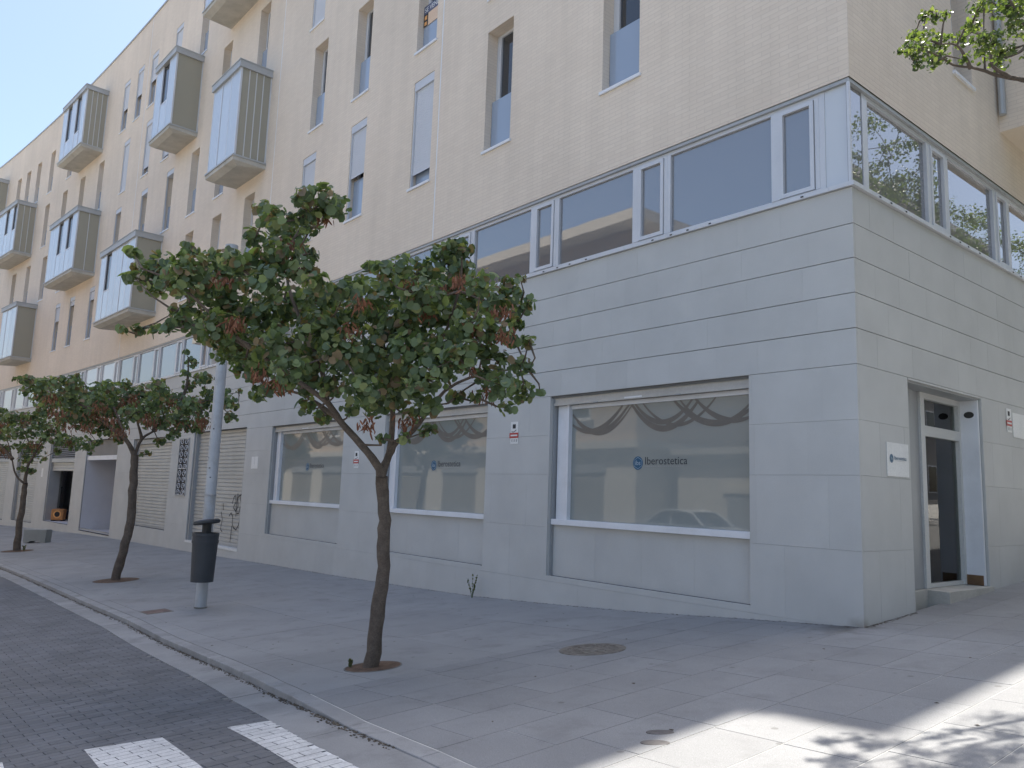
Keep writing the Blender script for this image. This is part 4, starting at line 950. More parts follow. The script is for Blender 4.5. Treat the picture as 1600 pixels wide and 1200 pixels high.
def redbud(label, base, limbs, radii, blobs, pods, dens, size, seed, podn):
    rnd = random.Random(seed)
    loc = (base[0], base[1], zg(base[0], base[1]))
    t = thing('redbud_tree', label, 'tree', loc, 0, 'redbud trees along the kerb')
    tm = limb_mesh(limbs[0], radii[0], radii[1], rnd, loc, 12, 4)
    tr = tm.build('trunk', M['bark'], t, smooth=True)
    for k, l in enumerate(limbs[1:]):
        limb_mesh(l, radii[1] * (.78 if k in (0, 3, 5) else .5), .008, rnd, loc, 8).build('limb', M['bark'], t, smooth=True)
    tw = MB()
    allp = [Vector(p) for l in limbs[1:] for p in l]
    for (bx, by, bz, br) in sorted(blobs, key=lambda b: min((q - Vector(b[:3])).length for q in allp)):   # twigs carry each leaf clump
        c = Vector((bx, by, bz)); a = min(allp, key=lambda q: (q - c).length); allp.append(c); mid = (a + c) / 2 + Vector((rnd.gauss(0, .05), rnd.gauss(0, .05), -.03))
        tw.tube([a - Vector(loc), mid - Vector(loc), c - Vector(loc)], [.013, .009, .004], 5)
    tw.build('twigs', M['bark'], t, kind='stuff')
    mb, cols = MB(), []
    leaf_cloud(mb, cols, blobs, dens, size, GREEN, rnd)
    finish_leaves(mb, cols, 'crown', M['leaf'], t, loc)
    pm = MB()
    for (bx, by, bz, br) in pods:
        for _ in range(podn):
            c = Vector((bx, by, bz)) + Vector((rnd.gauss(0, .42), rnd.gauss(0, .42), rnd.gauss(0, .3))) * br * 1.1 - Vector(loc)
            d = Vector((rnd.gauss(0, .45), rnd.gauss(0, .45), -1)).normalized(); s_ = d.cross(Vector((rnd.gauss(0, 1), rnd.gauss(0, 1), .2))).normalized(); L_ = rnd.uniform(.06, .11) * size / .088; w = .0085 * size / .088; f_ = d.cross(s_) * .003
            pm.add([c, c + d * L_ * .3 + s_ * w + f_, c + d * L_ * .8 + s_ * w * .9, c + d * L_, c + d * L_ * .8 - s_ * w * .9, c + d * L_ * .3 - s_ * w - f_], [(0, 1, 5), (1, 2, 4, 5), (2, 3, 4)])
    pm.build('seed_pods', M['pod'], t, kind='stuff')
    return t, rnd
def tree_pit(x, y, label, r_=.27):
    p = thing('tree_pit', label, 'tree pit', (x, y, zg(x, y)), 0, 'round tree pits'); p.rotation_euler = gplane(x, y)
    mb = MB(); n = 30; rn = random.Random(int(x * 7))
    mb.v.append((0, 0, .012))
    for k, rr in ((0, .5), (1, .86), (2, 1.0)):
        for i in range(n): a = 2 * math.pi * i / n; mb.v.append((r_ * rr * math.cos(a), r_ * rr * math.sin(a), (.010, .006, .0035)[k] + rn.uniform(0, .004) * (k < 2)))
    for i in range(n): mb.f.append((0, 1 + i, 1 + (i + 1) % n))
    for k in range(2):
        for i in range(n): mb.f.append((1 + k * n + i, 1 + (k + 1) * n + i, 1 + (k + 1) * n + (i + 1) % n, 1 + k * n + (i + 1) % n))
    mb.build('soil', M['soil'], p)
    MB().lathe([(r_ + .012, -.01), (r_ + .012, .004), (r_ + .002, .0055), (r_ - .004, .002)], n=36, cap=False).build('cut_edge_shade', M['grout_dark'], p)  # dark ring and deepened soil tone paint the shade of a sunken pit
def weed(label, x, y, h, n, seed, group=None):
    rnd = random.Random(seed); loc = (x, y, zg(x, y)); t = thing('weed', label, 'plant', loc, 0, group)
    mb, cols, st = MB(), [], MB()
    for i in range(n):
        a = rnd.uniform(0, 6.28); tip = Vector((math.cos(a) * rnd.uniform(.1, .4), math.sin(a) * rnd.uniform(.1, .4), 1)) * h * rnd.uniform(.4, 1)
        st.tube([(0, 0, -.02), tuple(tip * .5 + Vector((0, 0, .02))), tuple(tip)], [.004, .003, .0015], 4)
        for k in range(5):
            q = tip * rnd.uniform(.3, 1) + Vector(loc); leaf_cloud(mb, cols, [(q.x, q.y, q.z, .010)], 9, .022, [(.14, .16, .08), (.11, .14, .06), (.22, .20, .12)], rnd)
    st.build('stems', M['grass'], t); finish_leaves(mb, cols, 'leaves', M['leaf'], t, loc)
T1 = [(-2.3,-5.26,3.82,0.19),(-2.17,-5.48,3.77,0.122),(-2.57,-4.96,3.94,0.121),(-2.29,-5.44,3.63,0.124),(-2.29,-5.69,3.54,0.145),(-3.03,-5.49,3.89,0.107),(-3.73,-4.94,3.88,0.21),(-3.44,-5.41,3.73,0.112),(-3.05,-5.01,3.82,0.112),(-2.58,-5.52,3.32,0.202),(-2.89,-5.06,3.52,0.082),(-2.8,-5.61,3.29,0.154),(-2.36,-5.37,3.18,0.149),(-2.46,-5.65,3.01,0.196),(-3.7,-6.44,3.38,0.079),(-4.37,-6.27,3.33,0.114),(-4.52,-6.08,3.49,0.161),(-4.38,-5.98,3.51,0.161),(-4.44,-6.03,3.31,0.16),(-3.12,-6.21,3.07,0.175),(-3.24,-6.04,3.26,0.181),(-3.83,-5.79,3.24,0.224),(-3.81,-5.91,3.58,0.083),(-4.1,-5.5,3.56,0.207),(-4.12,-5.42,3.4,0.238),(-2.58,-5.89,3.18,0.146),(-4.19,-6.36,2.74,0.049),(-4.14,-6.22,2.76,0.077),(-3.91,-6.15,2.73,0.076),(-3.53,-6.13,2.71,0.084),(-3.7,-5.96,2.82,0.103),(-3.3,-6.01,2.86,0.093),(-4.13,-5.9,2.99,0.071),(-4.19,-5.49,3.12,0.237),(-3.68,-5.75,2.77,0.165),(-3.11,-5.78,2.68,0.206),(-4.11,-5.25,3.09,0.269),(-3.51,-5.45,2.68,0.235),(-3.91,-5.08,3.03,0.282),(-4.12,-5.36,2.65,0.147),(-3.32,-5.36,2.42,0.19),(-3.17,-5.26,2.17,0.107),(-3.39,-5.28,2.16,0.082),(-3.09,-5.16,2.23,0.121),(-3.09,-5.55,2.37,0.117),(-2.78,-5.35,2.55,0.232),(-3.57,-4.9,3.13,0.263),(-2.26,-5.45,2.27,0.168),(-2.07,-5.36,3.0,0.12),(-3.05,-4.83,3.11,0.224),(-2.48,-5.09,2.7,0.244),(-3.01,-4.93,2.53,0.246),(-2.92,-4.95,2.24,0.148),(-2.9,-5.0,2.02,0.085),(-3.32,-4.62,1.99,0.1),(-2.23,-5.0,2.48,0.226),(-2.53,-4.79,2.87,0.212),(-2.19,-5.03,2.98,0.151),(-2.71,-4.65,3.26,0.124),(-2.45,-4.95,2.2,0.128),(-2.64,-4.67,2.03,0.08),(-3.02,-4.3,2.5,0.259),(-2.23,-4.64,2.58,0.233),(-2.59,-4.45,2.99,0.248),(-3.18,-4.2,3.34,0.179),(-2.21,-4.79,3.32,0.065),(-1.72,-4.92,3.12,0.133),(-2.11,-4.49,3.37,0.118),(-2.76,-4.12,3.37,0.202),(-2.34,-4.09,3.45,0.167),(-1.79,-4.46,3.02,0.228),(-2.06,-4.45,2.8,0.247),(-1.8,-4.54,2.5,0.224),(-2.38,-4.35,2.32,0.215),(-1.58,-4.6,2.17,0.144),(-2.33,-3.87,3.67,0.157),(-2.21,-3.79,3.72,0.127),(-2.19,-3.69,3.73,0.071),(-2.31,-3.7,3.55,0.172),(-2.72,-3.51,3.49,0.242),(-1.12,-4.31,3.05,0.131),(-1.52,-3.67,3.23,0.119),(-1.88,-3.24,3.46,0.057),(-1.99,-3.13,3.22,0.145),(-1.61,-3.73,3.07,0.199),(-2.56,-3.32,3.31,0.241),(-1.62,-3.33,3.15,0.069),(-1.86,-3.31,2.96,0.098),(-1.48,-3.86,2.76,0.154),(-1.47,-4.15,2.72,0.2),(-2.02,-4.08,2.89,0.241),(-1.58,-4.39,2.51,0.222),(-1.5,-3.42,2.73,0.075),(-1.96,-3.21,2.82,0.114),(-1.62,-3.87,2.57,0.13),(-1.28,-4.39,2.41,0.167),(-1.48,-4.5,2.27,0.18),(-1.55,-3.72,2.5,0.118),(-1.83,-3.23,2.54,0.112),(-1.52,-3.4,2.45,0.053),(-1.75,-3.75,2.36,0.119),(-1.2,-3.99,2.21,0.146),(-2.36,-2.77,2.38,0.152),(-1.5,-3.26,2.26,0.04),(-1.58,-3.6,2.07,0.073),(-1.66,-3.91,2.15,0.072),(-1.77,-4.05,2.14,0.09),(-1.72,-4.36,2.03,0.124),(-2.48,-4.04,2.03,0.111),(-2.03,-4.17,1.83,0.083),(-2.11,-4.39,1.74,0.072),(-2.43,-4.27,2.14,0.135),(-2.38,-4.44,1.75,0.053),(-3.42,-3.95,2.21,0.183),(-2.03,-4.9,2.15,0.172)]
P1 = [(-2.37,-5.22,3.74,0.102),(-2.73,-5.36,3.52,0.104),(-2.57,-5.47,3.33,0.101),(-3.27,-5.74,3.2,0.106),(-2.95,-5.74,2.72,0.102),(-2.8,-5.77,2.72,0.1),(-2.79,-5.51,2.27,0.101),(-1.95,-4.99,2.9,0.098),(-1.85,-4.55,3.12,0.101),(-2.13,-4.96,2.68,0.1),(-2.26,-4.51,2.74,0.105),(-2.14,-4.43,2.74,0.105),(-1.83,-4.4,2.91,0.102),(-1.38,-4.36,3.12,0.098),(-1.27,-3.96,2.9,0.1),(-1.44,-4.14,2.74,0.1),(-1.24,-3.92,2.69,0.1),(-1.5,-4.14,2.39,0.1),(-1.72,-3.77,2.22,0.105),(-2.05,-4.78,1.86,0.099),(-2.49,-5.47,2.17,0.098),(-2.24,-4.28,1.94,0.106),(-2.53,-5.27,3.28,0.103),(-1.95,-4.14,3.16,0.106)]
L1 = [[(-2.84,-4.17,-0.48),(-2.76,-4.17,-0.04),(-2.7,-4.18,0.34),(-2.65,-4.2,0.74),(-2.62,-4.24,1.06),(-2.61,-4.3,1.4)],[(-2.61,-4.3,1.4),(-2.59,-4.37,1.52),(-2.62,-4.53,1.69),(-2.68,-4.73,1.9),(-2.7,-4.87,2.07),(-2.78,-5.07,2.21),(-2.88,-5.32,2.38),(-2.98,-5.56,2.54),(-3.08,-5.79,2.73),(-3.25,-6.15,3.06),(-3.4,-6.43,3.18)],[(-2.72,-4.7,1.9),(-3.06,-4.78,2.08),(-3.39,-4.84,2.21),(-3.83,-5.02,2.31)],[(-2.75,-4.85,2.08),(-2.87,-4.87,2.41),(-3.06,-4.98,2.8),(-3.25,-5.11,3.27),(-3.32,-5.08,3.72),(-3.24,-4.87,4.12)],[(-2.61,-4.3,1.4),(-2.66,-4.23,1.52),(-2.69,-4.16,1.75),(-2.74,-4.14,2.12),(-2.89,-4.2,2.32),(-3.02,-4.28,2.68),(-3.18,-4.42,3.15)],[(-2.61,-4.22,2.1),(-2.34,-4.18,2.28),(-2.0,-4.11,2.63),(-1.7,-4.12,3.12),(-1.53,-4.23,3.38)],[(-2.61,-4.3,1.4),(-2.65,-4.2,1.61),(-2.68,-4.1,1.75),(-2.66,-3.92,1.88),(-2.52,-3.66,2.3),(-2.36,-3.32,2.5),(-2.18,-2.94,2.59)],[(-2.06,-4.07,2.65),(-2.0,-3.72,2.86),(-1.92,-3.37,3.08)],[(-3.03,-5.54,2.55),(-3.39,-5.74,2.73),(-3.78,-5.96,2.8),(-4.22,-6.22,2.77)],[(-2.57,-4.24,2.1),(-2.69,-4.17,2.48),(-2.76,-4.02,2.92),(-2.83,-3.9,3.43)]]
T2 = [(-15.64,-5.79,3.36,0.044),(-16.09,-5.56,3.41,0.112),(-15.69,-5.47,3.41,0.132),(-15.96,-5.52,3.15,0.111),(-16.09,-5.32,3.3,0.203),(-15.32,-5.24,3.24,0.219),(-14.14,-5.21,3.19,0.228),(-14.25,-4.94,3.23,0.211),(-15.31,-4.68,3.49,0.112),(-16.42,-5.12,3.07,0.207),(-16.28,-4.86,3.04,0.3),(-14.62,-4.88,2.92,0.3),(-15.74,-5.08,2.76,0.223),(-15.57,-4.48,3.21,0.25),(-15.16,-4.45,2.83,0.312),(-15.8,-4.59,2.71,0.251),(-15.2,-4.88,2.52,0.175),(-15.24,-4.44,2.52,0.223),(-15.06,-4.27,3.24,0.224),(-14.05,-4.41,2.85,0.297),(-15.73,-4.1,2.57,0.277),(-15.67,-3.88,2.4,0.209),(-13.39,-4.35,3.1,0.248),(-15.54,-3.8,2.96,0.348),(-15.56,-3.75,2.54,0.278),(-14.57,-3.83,2.23,0.177),(-13.72,-4.02,3.29,0.149),(-15.12,-3.57,3.14,0.322),(-13.29,-3.95,2.63,0.25),(-15.1,-3.33,3.26,0.255),(-14.36,-3.41,2.88,0.291),(-12.74,-3.64,3.21,0.186),(-13.02,-3.54,2.91,0.272),(-13.85,-3.24,3.22,0.176),(-13.93,-3.17,2.61,0.243),(-14.23,-3.37,2.52,0.133),(-14.57,-2.8,3.09,0.3),(-12.92,-3.17,2.56,0.253),(-13.14,-3.16,2.27,0.149),(-14.27,-3.07,2.18,0.135),(-12.3,-3.18,2.81,0.267),(-14.26,-2.5,2.59,0.23),(-12.89,-2.71,2.42,0.128),(-13.9,-2.38,2.99,0.273),(-13.49,-2.45,2.65,0.178),(-13.72,-2.74,3.4,0.157),(-13.39,-2.91,3.62,0.11),(-13.65,-2.77,3.93,0.125),(-13.0,-3.07,4.04,0.077),(-13.37,-2.75,3.88,0.088),(-12.99,-2.73,3.47,0.152),(-13.43,-2.42,3.59,0.134),(-13.65,-2.27,3.26,0.227),(-12.91,-2.34,3.15,0.175),(-12.84,-2.2,3.25,0.11),(-11.79,-2.56,2.92,0.185),(-12.24,-2.18,2.91,0.085),(-12.9,-2.05,2.74,0.154),(-12.64,-2.01,3.26,0.066),(-15.11,-4.14,2.09,0.089),(-14.14,-3.33,1.9,0.07),(-13.72,-3.56,1.85,0.051)]
P2 = [(-14.46,-5.24,2.92,0.189),(-14.66,-4.85,2.37,0.192),(-14.17,-4.57,2.37,0.19),(-13.38,-4.29,2.48,0.185),(-13.92,-3.97,2.84,0.193),(-13.67,-3.65,2.68,0.193),(-12.94,-3.68,2.51,0.186),(-13.54,-3.91,2.95,0.19),(-12.84,-3.27,2.92,0.189),(-13.0,-2.92,2.8,0.193),(-12.44,-2.79,2.56,0.188),(-13.69,-4.44,2.78,0.188),(-12.91,-3.13,2.52,0.19),(-13.05,-2.8,3.03,0.194),(-14.16,-5.15,2.61,0.186),(-13.39,-4.12,2.29,0.186),(-14.12,-4.45,2.63,0.191)]
L2 = [[(-14.72,-3.58,-0.91),(-14.58,-3.54,-0.38),(-14.41,-3.48,0.28),(-14.31,-3.51,0.93),(-14.25,-3.55,1.49),(-14.21,-3.58,1.84)],[(-14.21,-3.58,1.84),(-14.2,-3.8,2.17),(-14.29,-4.12,2.41),(-14.47,-4.59,2.81),(-14.8,-5.2,3.08)],[(-14.21,-3.58,1.84),(-14.17,-3.48,2.19),(-14.07,-3.27,2.38),(-13.84,-2.94,2.67),(-13.52,-2.51,3.05),(-13.28,-2.12,3.16)],[(-14.08,-3.5,2.19),(-13.84,-3.68,2.52),(-13.64,-3.93,3.0)],[(-13.8,-2.95,2.66),(-13.47,-2.86,3.36),(-13.28,-2.93,3.96)],[(-14.2,-3.8,2.17),(-14.74,-3.98,2.89),(-15.32,-4.13,3.32)],[(-14.0,-3.29,2.38),(-14.27,-3.18,2.94),(-14.55,-3.05,3.34)]]
T3 = [(-26.66,-4.68,3.38,0.268),(-25.46,-4.67,2.93,0.323),(-25.04,-4.52,3.11,0.288),(-26.64,-4.6,2.65,0.267),(-25.92,-4.58,2.17,0.228),(-23.92,-4.57,2.62,0.338),(-26.16,-4.03,3.14,0.335),(-23.99,-4.14,2.71,0.312),(-24.19,-4.05,3.17,0.252),(-25.62,-4.13,2.25,0.229),(-24.84,-3.96,2.25,0.225),(-25.53,-3.6,3.08,0.332),(-23.6,-3.75,2.54,0.311),(-25.3,-3.66,2.15,0.229),(-23.48,-3.63,2.79,0.249),(-23.31,-3.47,2.49,0.279),(-24.14,-3.03,2.42,0.29),(-23.43,-2.82,2.41,0.285),(-23.81,-2.5,2.25,0.194),(-25.62,-3.92,1.87,0.23),(-25.3,-3.81,1.49,0.163),(-24.07,-3.71,1.87,0.126),(-24.92,-4.1,1.54,0.128),(-24.48,-3.28,2.15,0.129),(-25.72,-5.06,2.84,0.515),(-26.63,-5.15,2.54,0.527),(-26.06,-5.44,2.69,0.386),(-24.37,-5.2,3.2,0.308)]
P3 = [(-24.48,-4.78,2.81,0.249),(-24.12,-3.57,2.76,0.254),(-24.14,-4.25,2.96,0.25),(-23.75,-3.16,2.46,0.254),(-25.29,-4.65,2.08,0.256),(-24.24,-3.9,2.36,0.253)]
L3 = [[(-25.53,-3.9,-1.11),(-25.4,-3.92,-0.31),(-25.23,-3.93,0.65),(-25.15,-3.94,1.1)],[(-25.15,-3.94,1.1),(-25.14,-3.94,1.61),(-25.03,-3.8,2.0),(-24.94,-3.67,2.33),(-24.75,-3.39,2.54),(-24.37,-2.81,2.44)],[(-25.15,-3.93,1.07),(-25.17,-4.21,1.34),(-25.06,-4.39,1.84),(-24.95,-4.56,2.34),(-24.93,-4.82,2.7)],[(-25.0,-3.8,2.0),(-25.41,-4.02,2.58),(-25.79,-4.2,3.11)],[(-25.0,-4.39,1.84),(-25.58,-4.81,2.4),(-26.14,-5.16,2.65)]]
TR = [(1.54,-1.75,5.38,0.059),(1.62,-1.74,5.33,0.044),(1.77,-1.94,5.19,0.035),(1.38,-1.6,5.32,0.061),(1.58,-1.94,5.1,0.065),(1.35,-1.62,5.22,0.061),(1.62,-2.08,4.91,0.077),(1.48,-1.5,5.17,0.084),(1.57,-1.53,5.24,0.068),(1.61,-1.67,5.0,0.059),(1.54,-1.97,4.85,0.043),(1.73,-2.14,4.71,0.048),(1.69,-1.4,5.24,0.075),(1.88,-1.74,5.13,0.057),(1.83,-1.43,5.46,0.067),(2.03,-1.89,5.18,0.055),(2.02,-1.91,4.9,0.075),(2.04,-1.79,4.88,0.076),(1.79,-1.21,5.15,0.075),(2.07,-1.7,4.83,0.062),(1.83,-1.03,5.12,0.061),(2.06,-1.46,4.96,0.043),(2.01,-1.33,5.42,0.088),(2.13,-1.47,5.24,0.085),(2.02,-1.23,5.29,0.059),(1.9,-2.01,4.72,0.034),(1.46,-2.07,4.95,0.029),(2.04,-0.8,5.46,0.115),(2.25,-1.49,4.84,0.083),(2.11,-1.12,5.53,0.111),(2.05,-1.64,5.4,0.085),(2.22,-1.32,4.73,0.077)]
LR = [[(2.16,-0.38,5.0),(2.03,-0.62,5.01),(1.95,-0.8,5.0),(1.9,-0.95,4.98),(1.84,-1.11,4.97),(1.8,-1.25,4.97),(1.75,-1.4,4.96),(1.67,-1.57,4.95),(1.63,-1.72,4.98),(1.56,-1.89,5.01)],[(2.11,-0.83,5.35),(2.04,-1.04,5.16),(2.02,-1.2,5.05),(1.97,-1.39,4.96),(1.92,-1.61,4.96)],[(1.97,-1.2,4.86),(1.89,-1.33,4.94),(1.88,-1.37,5.08),(1.85,-1.43,5.2)],[(1.8,-1.57,4.87),(1.8,-1.64,4.91),(1.77,-1.75,5.01),(1.7,-1.89,4.99)],[(2.11,-0.83,5.35),(1.99,-1.07,5.44),(1.92,-1.25,5.51)]]

redbud('nearest redbud tree with crooked forked trunk before the shop windows', (-2.86, -4.16), L1, (.077, .058), T1, P1, 6.2, .080, 21, 42)
redbud('middle redbud tree with leaning trunk left of the lamp post', (-14.67, -3.6), L2, (.10, .075), T2, P2, 3.4, .10, 22, 60)
redbud('farthest redbud tree with thin trunk at the left edge', (-25.44, -3.91), L3, (.11, .075), T3, P3, 2.0, .112, 23, 50)
tree_pit(-2.86, -4.12, 'round soil pit at the foot of the nearest tree'); tree_pit(-14.67, -3.58, 'round soil pit at the foot of the middle tree', .45); tree_pit(-25.44, -3.9, 'round soil pit at the foot of the farthest tree', .45)
weed('sparse weed growing where the wall meets the pavement', -6.5, -.16, .42, 7, 3)
weed('small green sprout at the left foot of the nearest tree trunk', -3.02, -4.28, .11, 6, 4)
weed('low green weeds at the foot of the farthest tree', -25.2, -3.75, .2, 9, 5)

LIME = [(.08, .115, .045), (.10, .14, .05), (.12, .16, .055), (.07, .10, .04), (.15, .18, .07)]
def street_tree(label, base, H, limbs, blobs, dens, size, seed, group):
    rnd = random.Random(seed); loc = (base[0], base[1], zg(base[0], base[1])); t = thing('street_tree', label, 'tree', loc, 0, group)
    limb_mesh([(base[0], base[1], loc[2] - .1), (base[0] + .05, base[1], loc[2] + 1.4), (base[0] - .04, base[1] + .04, loc[2] + H)], .14, .09, rnd, loc, 12, 4).build('trunk', M['bark'], t, smooth=True)
    for l in limbs: limb_mesh(l, .028 if len(l) > 6 else .02, .005, rnd, loc, 7).build('limb', M['bark'], t, smooth=True)
    tops = [Vector(q) for l in limbs for q in l] + [Vector((base[0], base[1], loc[2] + H))]; tw = MB()
    for (bx, by, bz, br) in blobs:
        c = Vector((bx, by, bz)); a = min(tops, key=lambda q: (q - c).length); tops.append(c); tw.tube([a - Vector(loc), (a + c) / 2 - Vector(loc) + Vector((0, 0, .05)), c - Vector(loc)], [.012, .008, .003], 4)
    tw.build('twigs', M['bark'], t, kind='stuff')
    mb, cols = MB(), []; leaf_cloud(mb, cols, blobs, dens, size, LIME, rnd, .2, .7, .62); finish_leaves(mb, cols, 'crown', M['leaf_bright'], t, loc)
def rand_blobs(c, rad, n, br, seed):
    rnd = random.Random(seed); out = []
    while len(out) < n:
        p = Vector((rnd.uniform(-1, 1), rnd.uniform(-1, 1), rnd.uniform(-1, 1)))
        if .35 < p.length < 1: out.append((c[0] + p.x * rad[0], c[1] + p.y * rad[1], c[2] + p.z * rad[2], br * rnd.uniform(.6, 1.25)))
    return out
street_tree('sunlit tree whose leafy branch hangs in at the top right', (4.9, .4), 3.6, LR + [[(4.9, .4, 3.4), (4.2, .1, 4.6), LR[0][0]], [(4.9, .4, 3.4), (4.4, .0, 5.0), LR[1][0]]],
            [(a, b, c, d * 1.6) for a, b, c, d in TR] * 2 + TR * 2 + rand_blobs((2.7, -.6, 6.9), (1.05, 1.7, .35), 60, .2, 12) + rand_blobs((4.9, .3, 6.0), (1.9, 2.3, 1.3), 90, .27, 8), 4.2, .04, 31, None)
for k, (bx, by, hh) in enumerate(((5.0, 10.4, 9.2), (5.3, 13.2, 8.4), (5.0, 18.2, 8.5), (6.6, 5.6, 7.4), (4.4, 3.7, 6.3), (4.6, 7.0, 6.6), (7.8, -1.2, 7.2), (8.0, 2.4, 7.6))):  # the last five are unseen trees added to shade the side facade
    street_tree(['bushy tree reflected in the side windows nearest the corner', 'bushy tree reflected in the middle of the side windows', 'taller tree reflected in the far side windows', 'unseen bushy tree farthest out by the side street, added for shading', 'unseen low bushy tree opposite the entrance, added to shade the ground', 'unseen low bushy tree past the entrance, added to shade the ground', 'unseen tall bushy tree by the crossing, added to darken the side facade', 'unseen tall bushy tree at the side kerb, added to darken the side facade'][k], (bx, by), hh - 3.0,
                [[(bx, by, hh - 3), (bx + dx * .5, by + dy * .5, hh - 1.6), (bx + dx, by + dy, hh - .6)] for dx, dy in ((.9, .3), (-.8, .6), (.1, -1), (-.3, .9))], rand_blobs((bx, by, hh), (2.2, 2.0, 2.0), 95, .36, 40 + k), 1.7, .075, 50 + k, 'trees along the side street')

# ================================================================== the other side of the road (seen in the shop windows)
ob = thing('opposite_building', 'ochre building with cream ground floor mirrored in the shop windows', 'building', (-17, -15.5, 0))
OX0, OX1, OY = -60, 0, 0
MB().box(OX0 + 17, 0, -14, 0, -3, 3.4).build('ground_floor', M['oppwhite'], ob)
MB().box(OX0 + 17, -.05, -14, -.05, 3.4, 12.5).build('wall', M['oppwall'], ob)
MB().box(OX0 + 17, .9, -14, .9, 12.5, 12.95).build('roof_slab', M['oppwhite'], ob)
MB().box(OX0 + 17, .3, -14, .3, 3.3, 3.62).build('cornice', M['oppwhite'], ob)
for i in range(9):
    x = -3.2 - 4.4 * i
    s_ = slat_panel(2.9, -1.1, 2.3, .02, .108, .02); me = s_.mesh('roller_shutter', M['shutter'])
    inst(me, 'roller_shutter', ob, (x, 0.0, 0), math.pi)
    MB().box(x - 1.55, x + 1.55, 0, .06, 2.3, 2.75).build('shutter_housing', M['alu_dark'], ob)
    for z in (4.6, 7.6, 10.0):
        w = MB().frame(x - .6, x + .6, z, z + 1.6, .07, -.06, .0).build('window', M['white'], ob); MB().box(x - .53, x + .53, -.045, -.035, z + .07, z + 1.53).build('pane', M['darkglass'], w)
        MB().box(x - .75, x + .75, -.04, .12, z - .08, z).build('sill', M['oppwhite'], w)
lb = thing('low_building', 'low cream building with a flat roof mirrored in the nearest shop window', 'building', (-4, -17.5, 0))
MB().box(-12.5, 16, -8, 0, -2, 3.1).build('wall', M['oppwhite'], lb); MB().box(-12.6, 16.2, -8.2, .35, 3.1, 3.35).build('roof_slab', M['concrete'], lb)
for x in (-9, -4, 2, 8):
    MB().box(x - 1.1, x + 1.1, -.02, .03, -1, 1.6).build('door', M['alu_dark'], lb); MB().box(x - 1.3, x + 1.3, .0, .08, 1.6, 1.85).build('door_head', M['oppwhite'], lb)
# parked saloon car across the road
def car():
    x, y = -13.2, -13.6; z = zg(x, y) + .36; t = thing('parked_car', 'silver saloon car parked on the far pavement, mirrored in the big shop window', 'car', (x, y, z), math.radians(180))
    prof = [(-2.15, .35), (-2.2, .62), (-2.12, .86), (-1.3, .95), (-1.05, .97), (1.05, .95), (1.7, .88), (2.15, .74), (2.2, .5), (2.12, .3), (1.75, .24), (-1.8, .24)]
    def loft(levels, prof_):
        mb = MB(); n = len(prof_)
        for (yy, k, dz) in levels: mb.v += [(a * k, yy, b + dz) for a, b in prof_]
        for i in range(len(levels) - 1):
            for j in range(n): mb.f.append((i * n + j, i * n + (j + 1) % n, (i + 1) * n + (j + 1) % n, (i + 1) * n + j))
        mb.f.append(tuple(range(n))); mb.f.append(tuple(reversed(range((len(levels) - 1) * n, len(levels) * n)))); return mb
    loft([(-.84, .97, .0), (-.86, 1, 0), (.86, 1, 0), (.84, .97, 0)], prof).build('body', M['carpaint'], t, bevel=.05)
    cab = [(-1.5, .93), (-.9, 1.36), (-.3, 1.43), (.3, 1.40), (1.05, .94)]
    loft([(-.78, 1, 0), (-.62, .96, .0), (.62, .96, 0), (.78, 1, 0)], [(a, b if b < 1 else b - .01) for a, b in cab]).build('cabin_glass', M['carglass'], t)
    mb = MB()
    for s in (-1, 1):
        mb.tube([(-1.5, s * .80, .94), (-.9, s * .68, 1.38), (-.3, s * .66, 1.45), (.3, s * .67, 1.42), (1.08, s * .80, .95)], .035, 6); mb.tube([(-.1, s * .70, 1.42), (-.12, s * .81, .95)], .035, 6)
    mb.add([(-.92, -.66, 1.40), (.34, -.66, 1.42), (.34, .66, 1.42), (-.92, .66, 1.40), (-.3, -.6, 1.47), (.1, -.6, 1.465), (.1, .6, 1.465), (-.3, .6, 1.47)], [(4, 5, 6, 7), (0, 1, 5, 4), (1, 2, 6, 5), (2, 3, 7, 6), (3, 0, 4, 7)])
    mb.build('roof', M['carpaint'], t)
    for wx in (-1.35, 1.35):
        for s in (-1, 1):
            w = MB().tube([(wx, s * .68, .31), (wx, s * .87, .31)], .31, 20).build('wheel', M['black'], t); MB().tube([(wx, s * .86, .31), (wx, s * .885, .31)], .19, 16).build('rim', M['alu'], w)
    for s in (-1, 1):
        MB().box(2.1, 2.2, s * .75 - .14, s * .75 + .14, .58, .72).build('headlight', M['bandwhite'], t); MB().box(-2.2, -2.12, s * .72 - .13, s * .72 + .13, .62, .78).build('tail_light', M['red'], t)
car()

# unseen building added across the side street to block sky light
sb = thing('added_side_block', 'unseen grey block across the side street, added to darken the side facade', 'building', (15, 10, 0))
MB().box(0, 10, -13, 40, -1, 18.6).build('wall', mat('dark_grey_render', (.30, .29, .27), .9, .06), sb); MB().box(-.3, 10.3, -13.3, 40.3, 18.6, 19).build('roof_slab', M['concrete'], sb)  # wall kept dark grey to cut light bounced onto the side facade
for i in range(11):
    for z in (2.2, 5.4, 8.6, 11.8):
        w = MB().box(-.03, .0, -10 + 4.4 * i, -8.8 + 4.4 * i, z, z + 1.6).build('window', M['white'], sb); MB().box(-.04, -.03, -9.93 + 4.4 * i, -8.87 + 4.4 * i, z + .07, z + 1.53).build('pane', M['darkglass'], w)
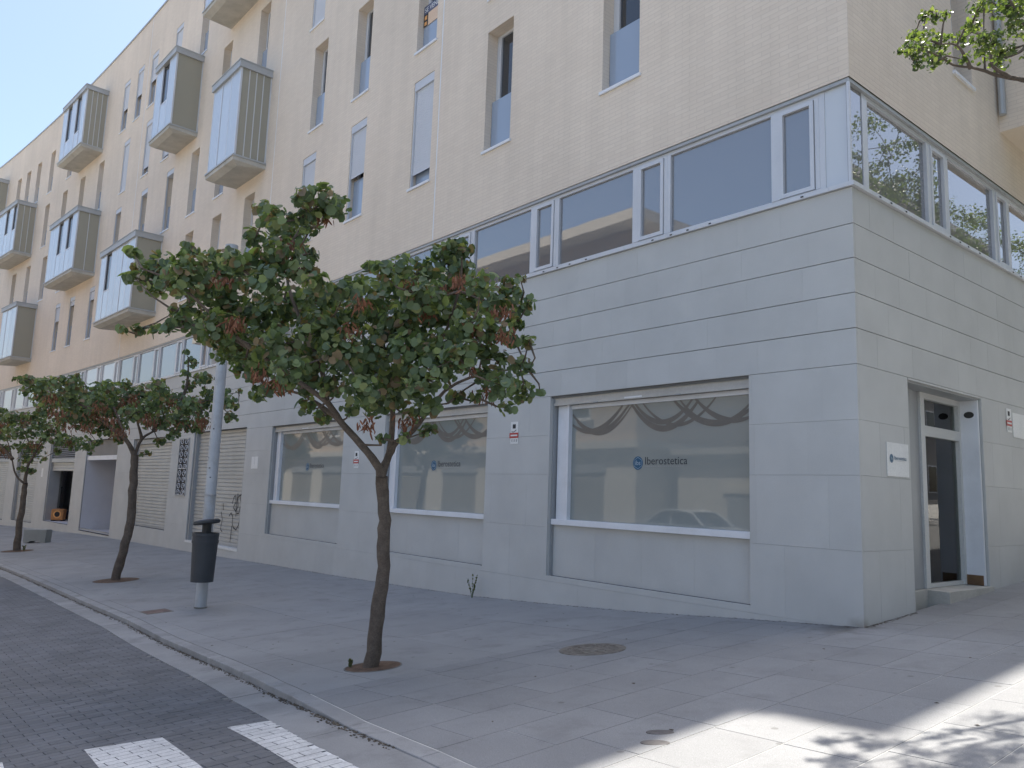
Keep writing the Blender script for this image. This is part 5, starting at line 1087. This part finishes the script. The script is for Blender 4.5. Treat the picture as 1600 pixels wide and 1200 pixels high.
# dirt and dry leaves along the kerb
rnd = random.Random(77); mb = MB()
for i in range(2600):
    x = rnd.uniform(-26, -.3); y = yk(x) - abs(rnd.gauss(0, .028)) - .004; z = zroad(x, y)
    s_ = rnd.uniform(.008, .026); a = rnd.uniform(0, 6.28); h = rnd.uniform(.001, .012)
    mb.add([(x + s_ * math.cos(a), y + s_ * .6 * math.sin(a), z + .001), (x + s_ * math.cos(a + 2.1), y + s_ * .6 * math.sin(a + 2.1), z + .001), (x + s_ * math.cos(a + 4.2), y + s_ * .6 * math.sin(a + 4.2), z + .001), (x, y, z + h)], [(0, 1, 3), (1, 2, 3), (2, 0, 3)])
tag(mb.build('gutter_dirt', mat('gutter_dirt', (.10, .085, .065), .95, .4, 20, .3, 90), kind='stuff'), 'line of dirt and dry leaf crumbs along the foot of the kerb', 'dirt')
mb = MB()
for i in range(700):                                  # grime that gathers where the wall meets the pavement
    x = rnd.uniform(-16, .0); y = -abs(rnd.gauss(0, .03)) - .003 + yf(x)
    if i % 5 == 0: x, y = abs(rnd.gauss(0, .03)) + .003, rnd.uniform(0, 1.2)
    z = zg(x, y) + .002; s_ = rnd.uniform(.006, .022); a = rnd.uniform(0, 6.28)
    mb.add([(x + s_ * math.cos(a), y + s_ * .5 * math.sin(a), z), (x + s_ * math.cos(a + 2.1), y + s_ * .5 * math.sin(a + 2.1), z), (x + s_ * math.cos(a + 4.2), y + s_ * .5 * math.sin(a + 4.2), z), (x, y, z + .004)], [(0, 1, 3), (1, 2, 3), (2, 0, 3)])
for i in range(60):
    x = rnd.uniform(-16, 2.6); y = rnd.uniform(-5.0, -.2) + yf(x); z = zg(x, y) + .0025
    s_ = rnd.uniform(.006, .024); a = rnd.uniform(0, 6.28); e1 = Vector((math.cos(a), math.sin(a), .058 * math.sin(a))) * s_; e2 = Vector((-math.sin(a), math.cos(a), .058 * math.cos(a))) * s_ * rnd.uniform(.4, .8); c = Vector((x, y, z))
    mb.add([c - e1, c - e1 * .2 - e2 + Vector((0, 0, .002)), c + e1, c + e2 * .9 + Vector((0, 0, .004))], [(0, 1, 2, 3)])
tag(mb.build('ground_litter', mat('dry_litter', (.085, .07, .055), .95, .4, 20, .3, 90), kind='stuff'), 'scattered dry leaf bits and dark specks on the pavement', 'litter')
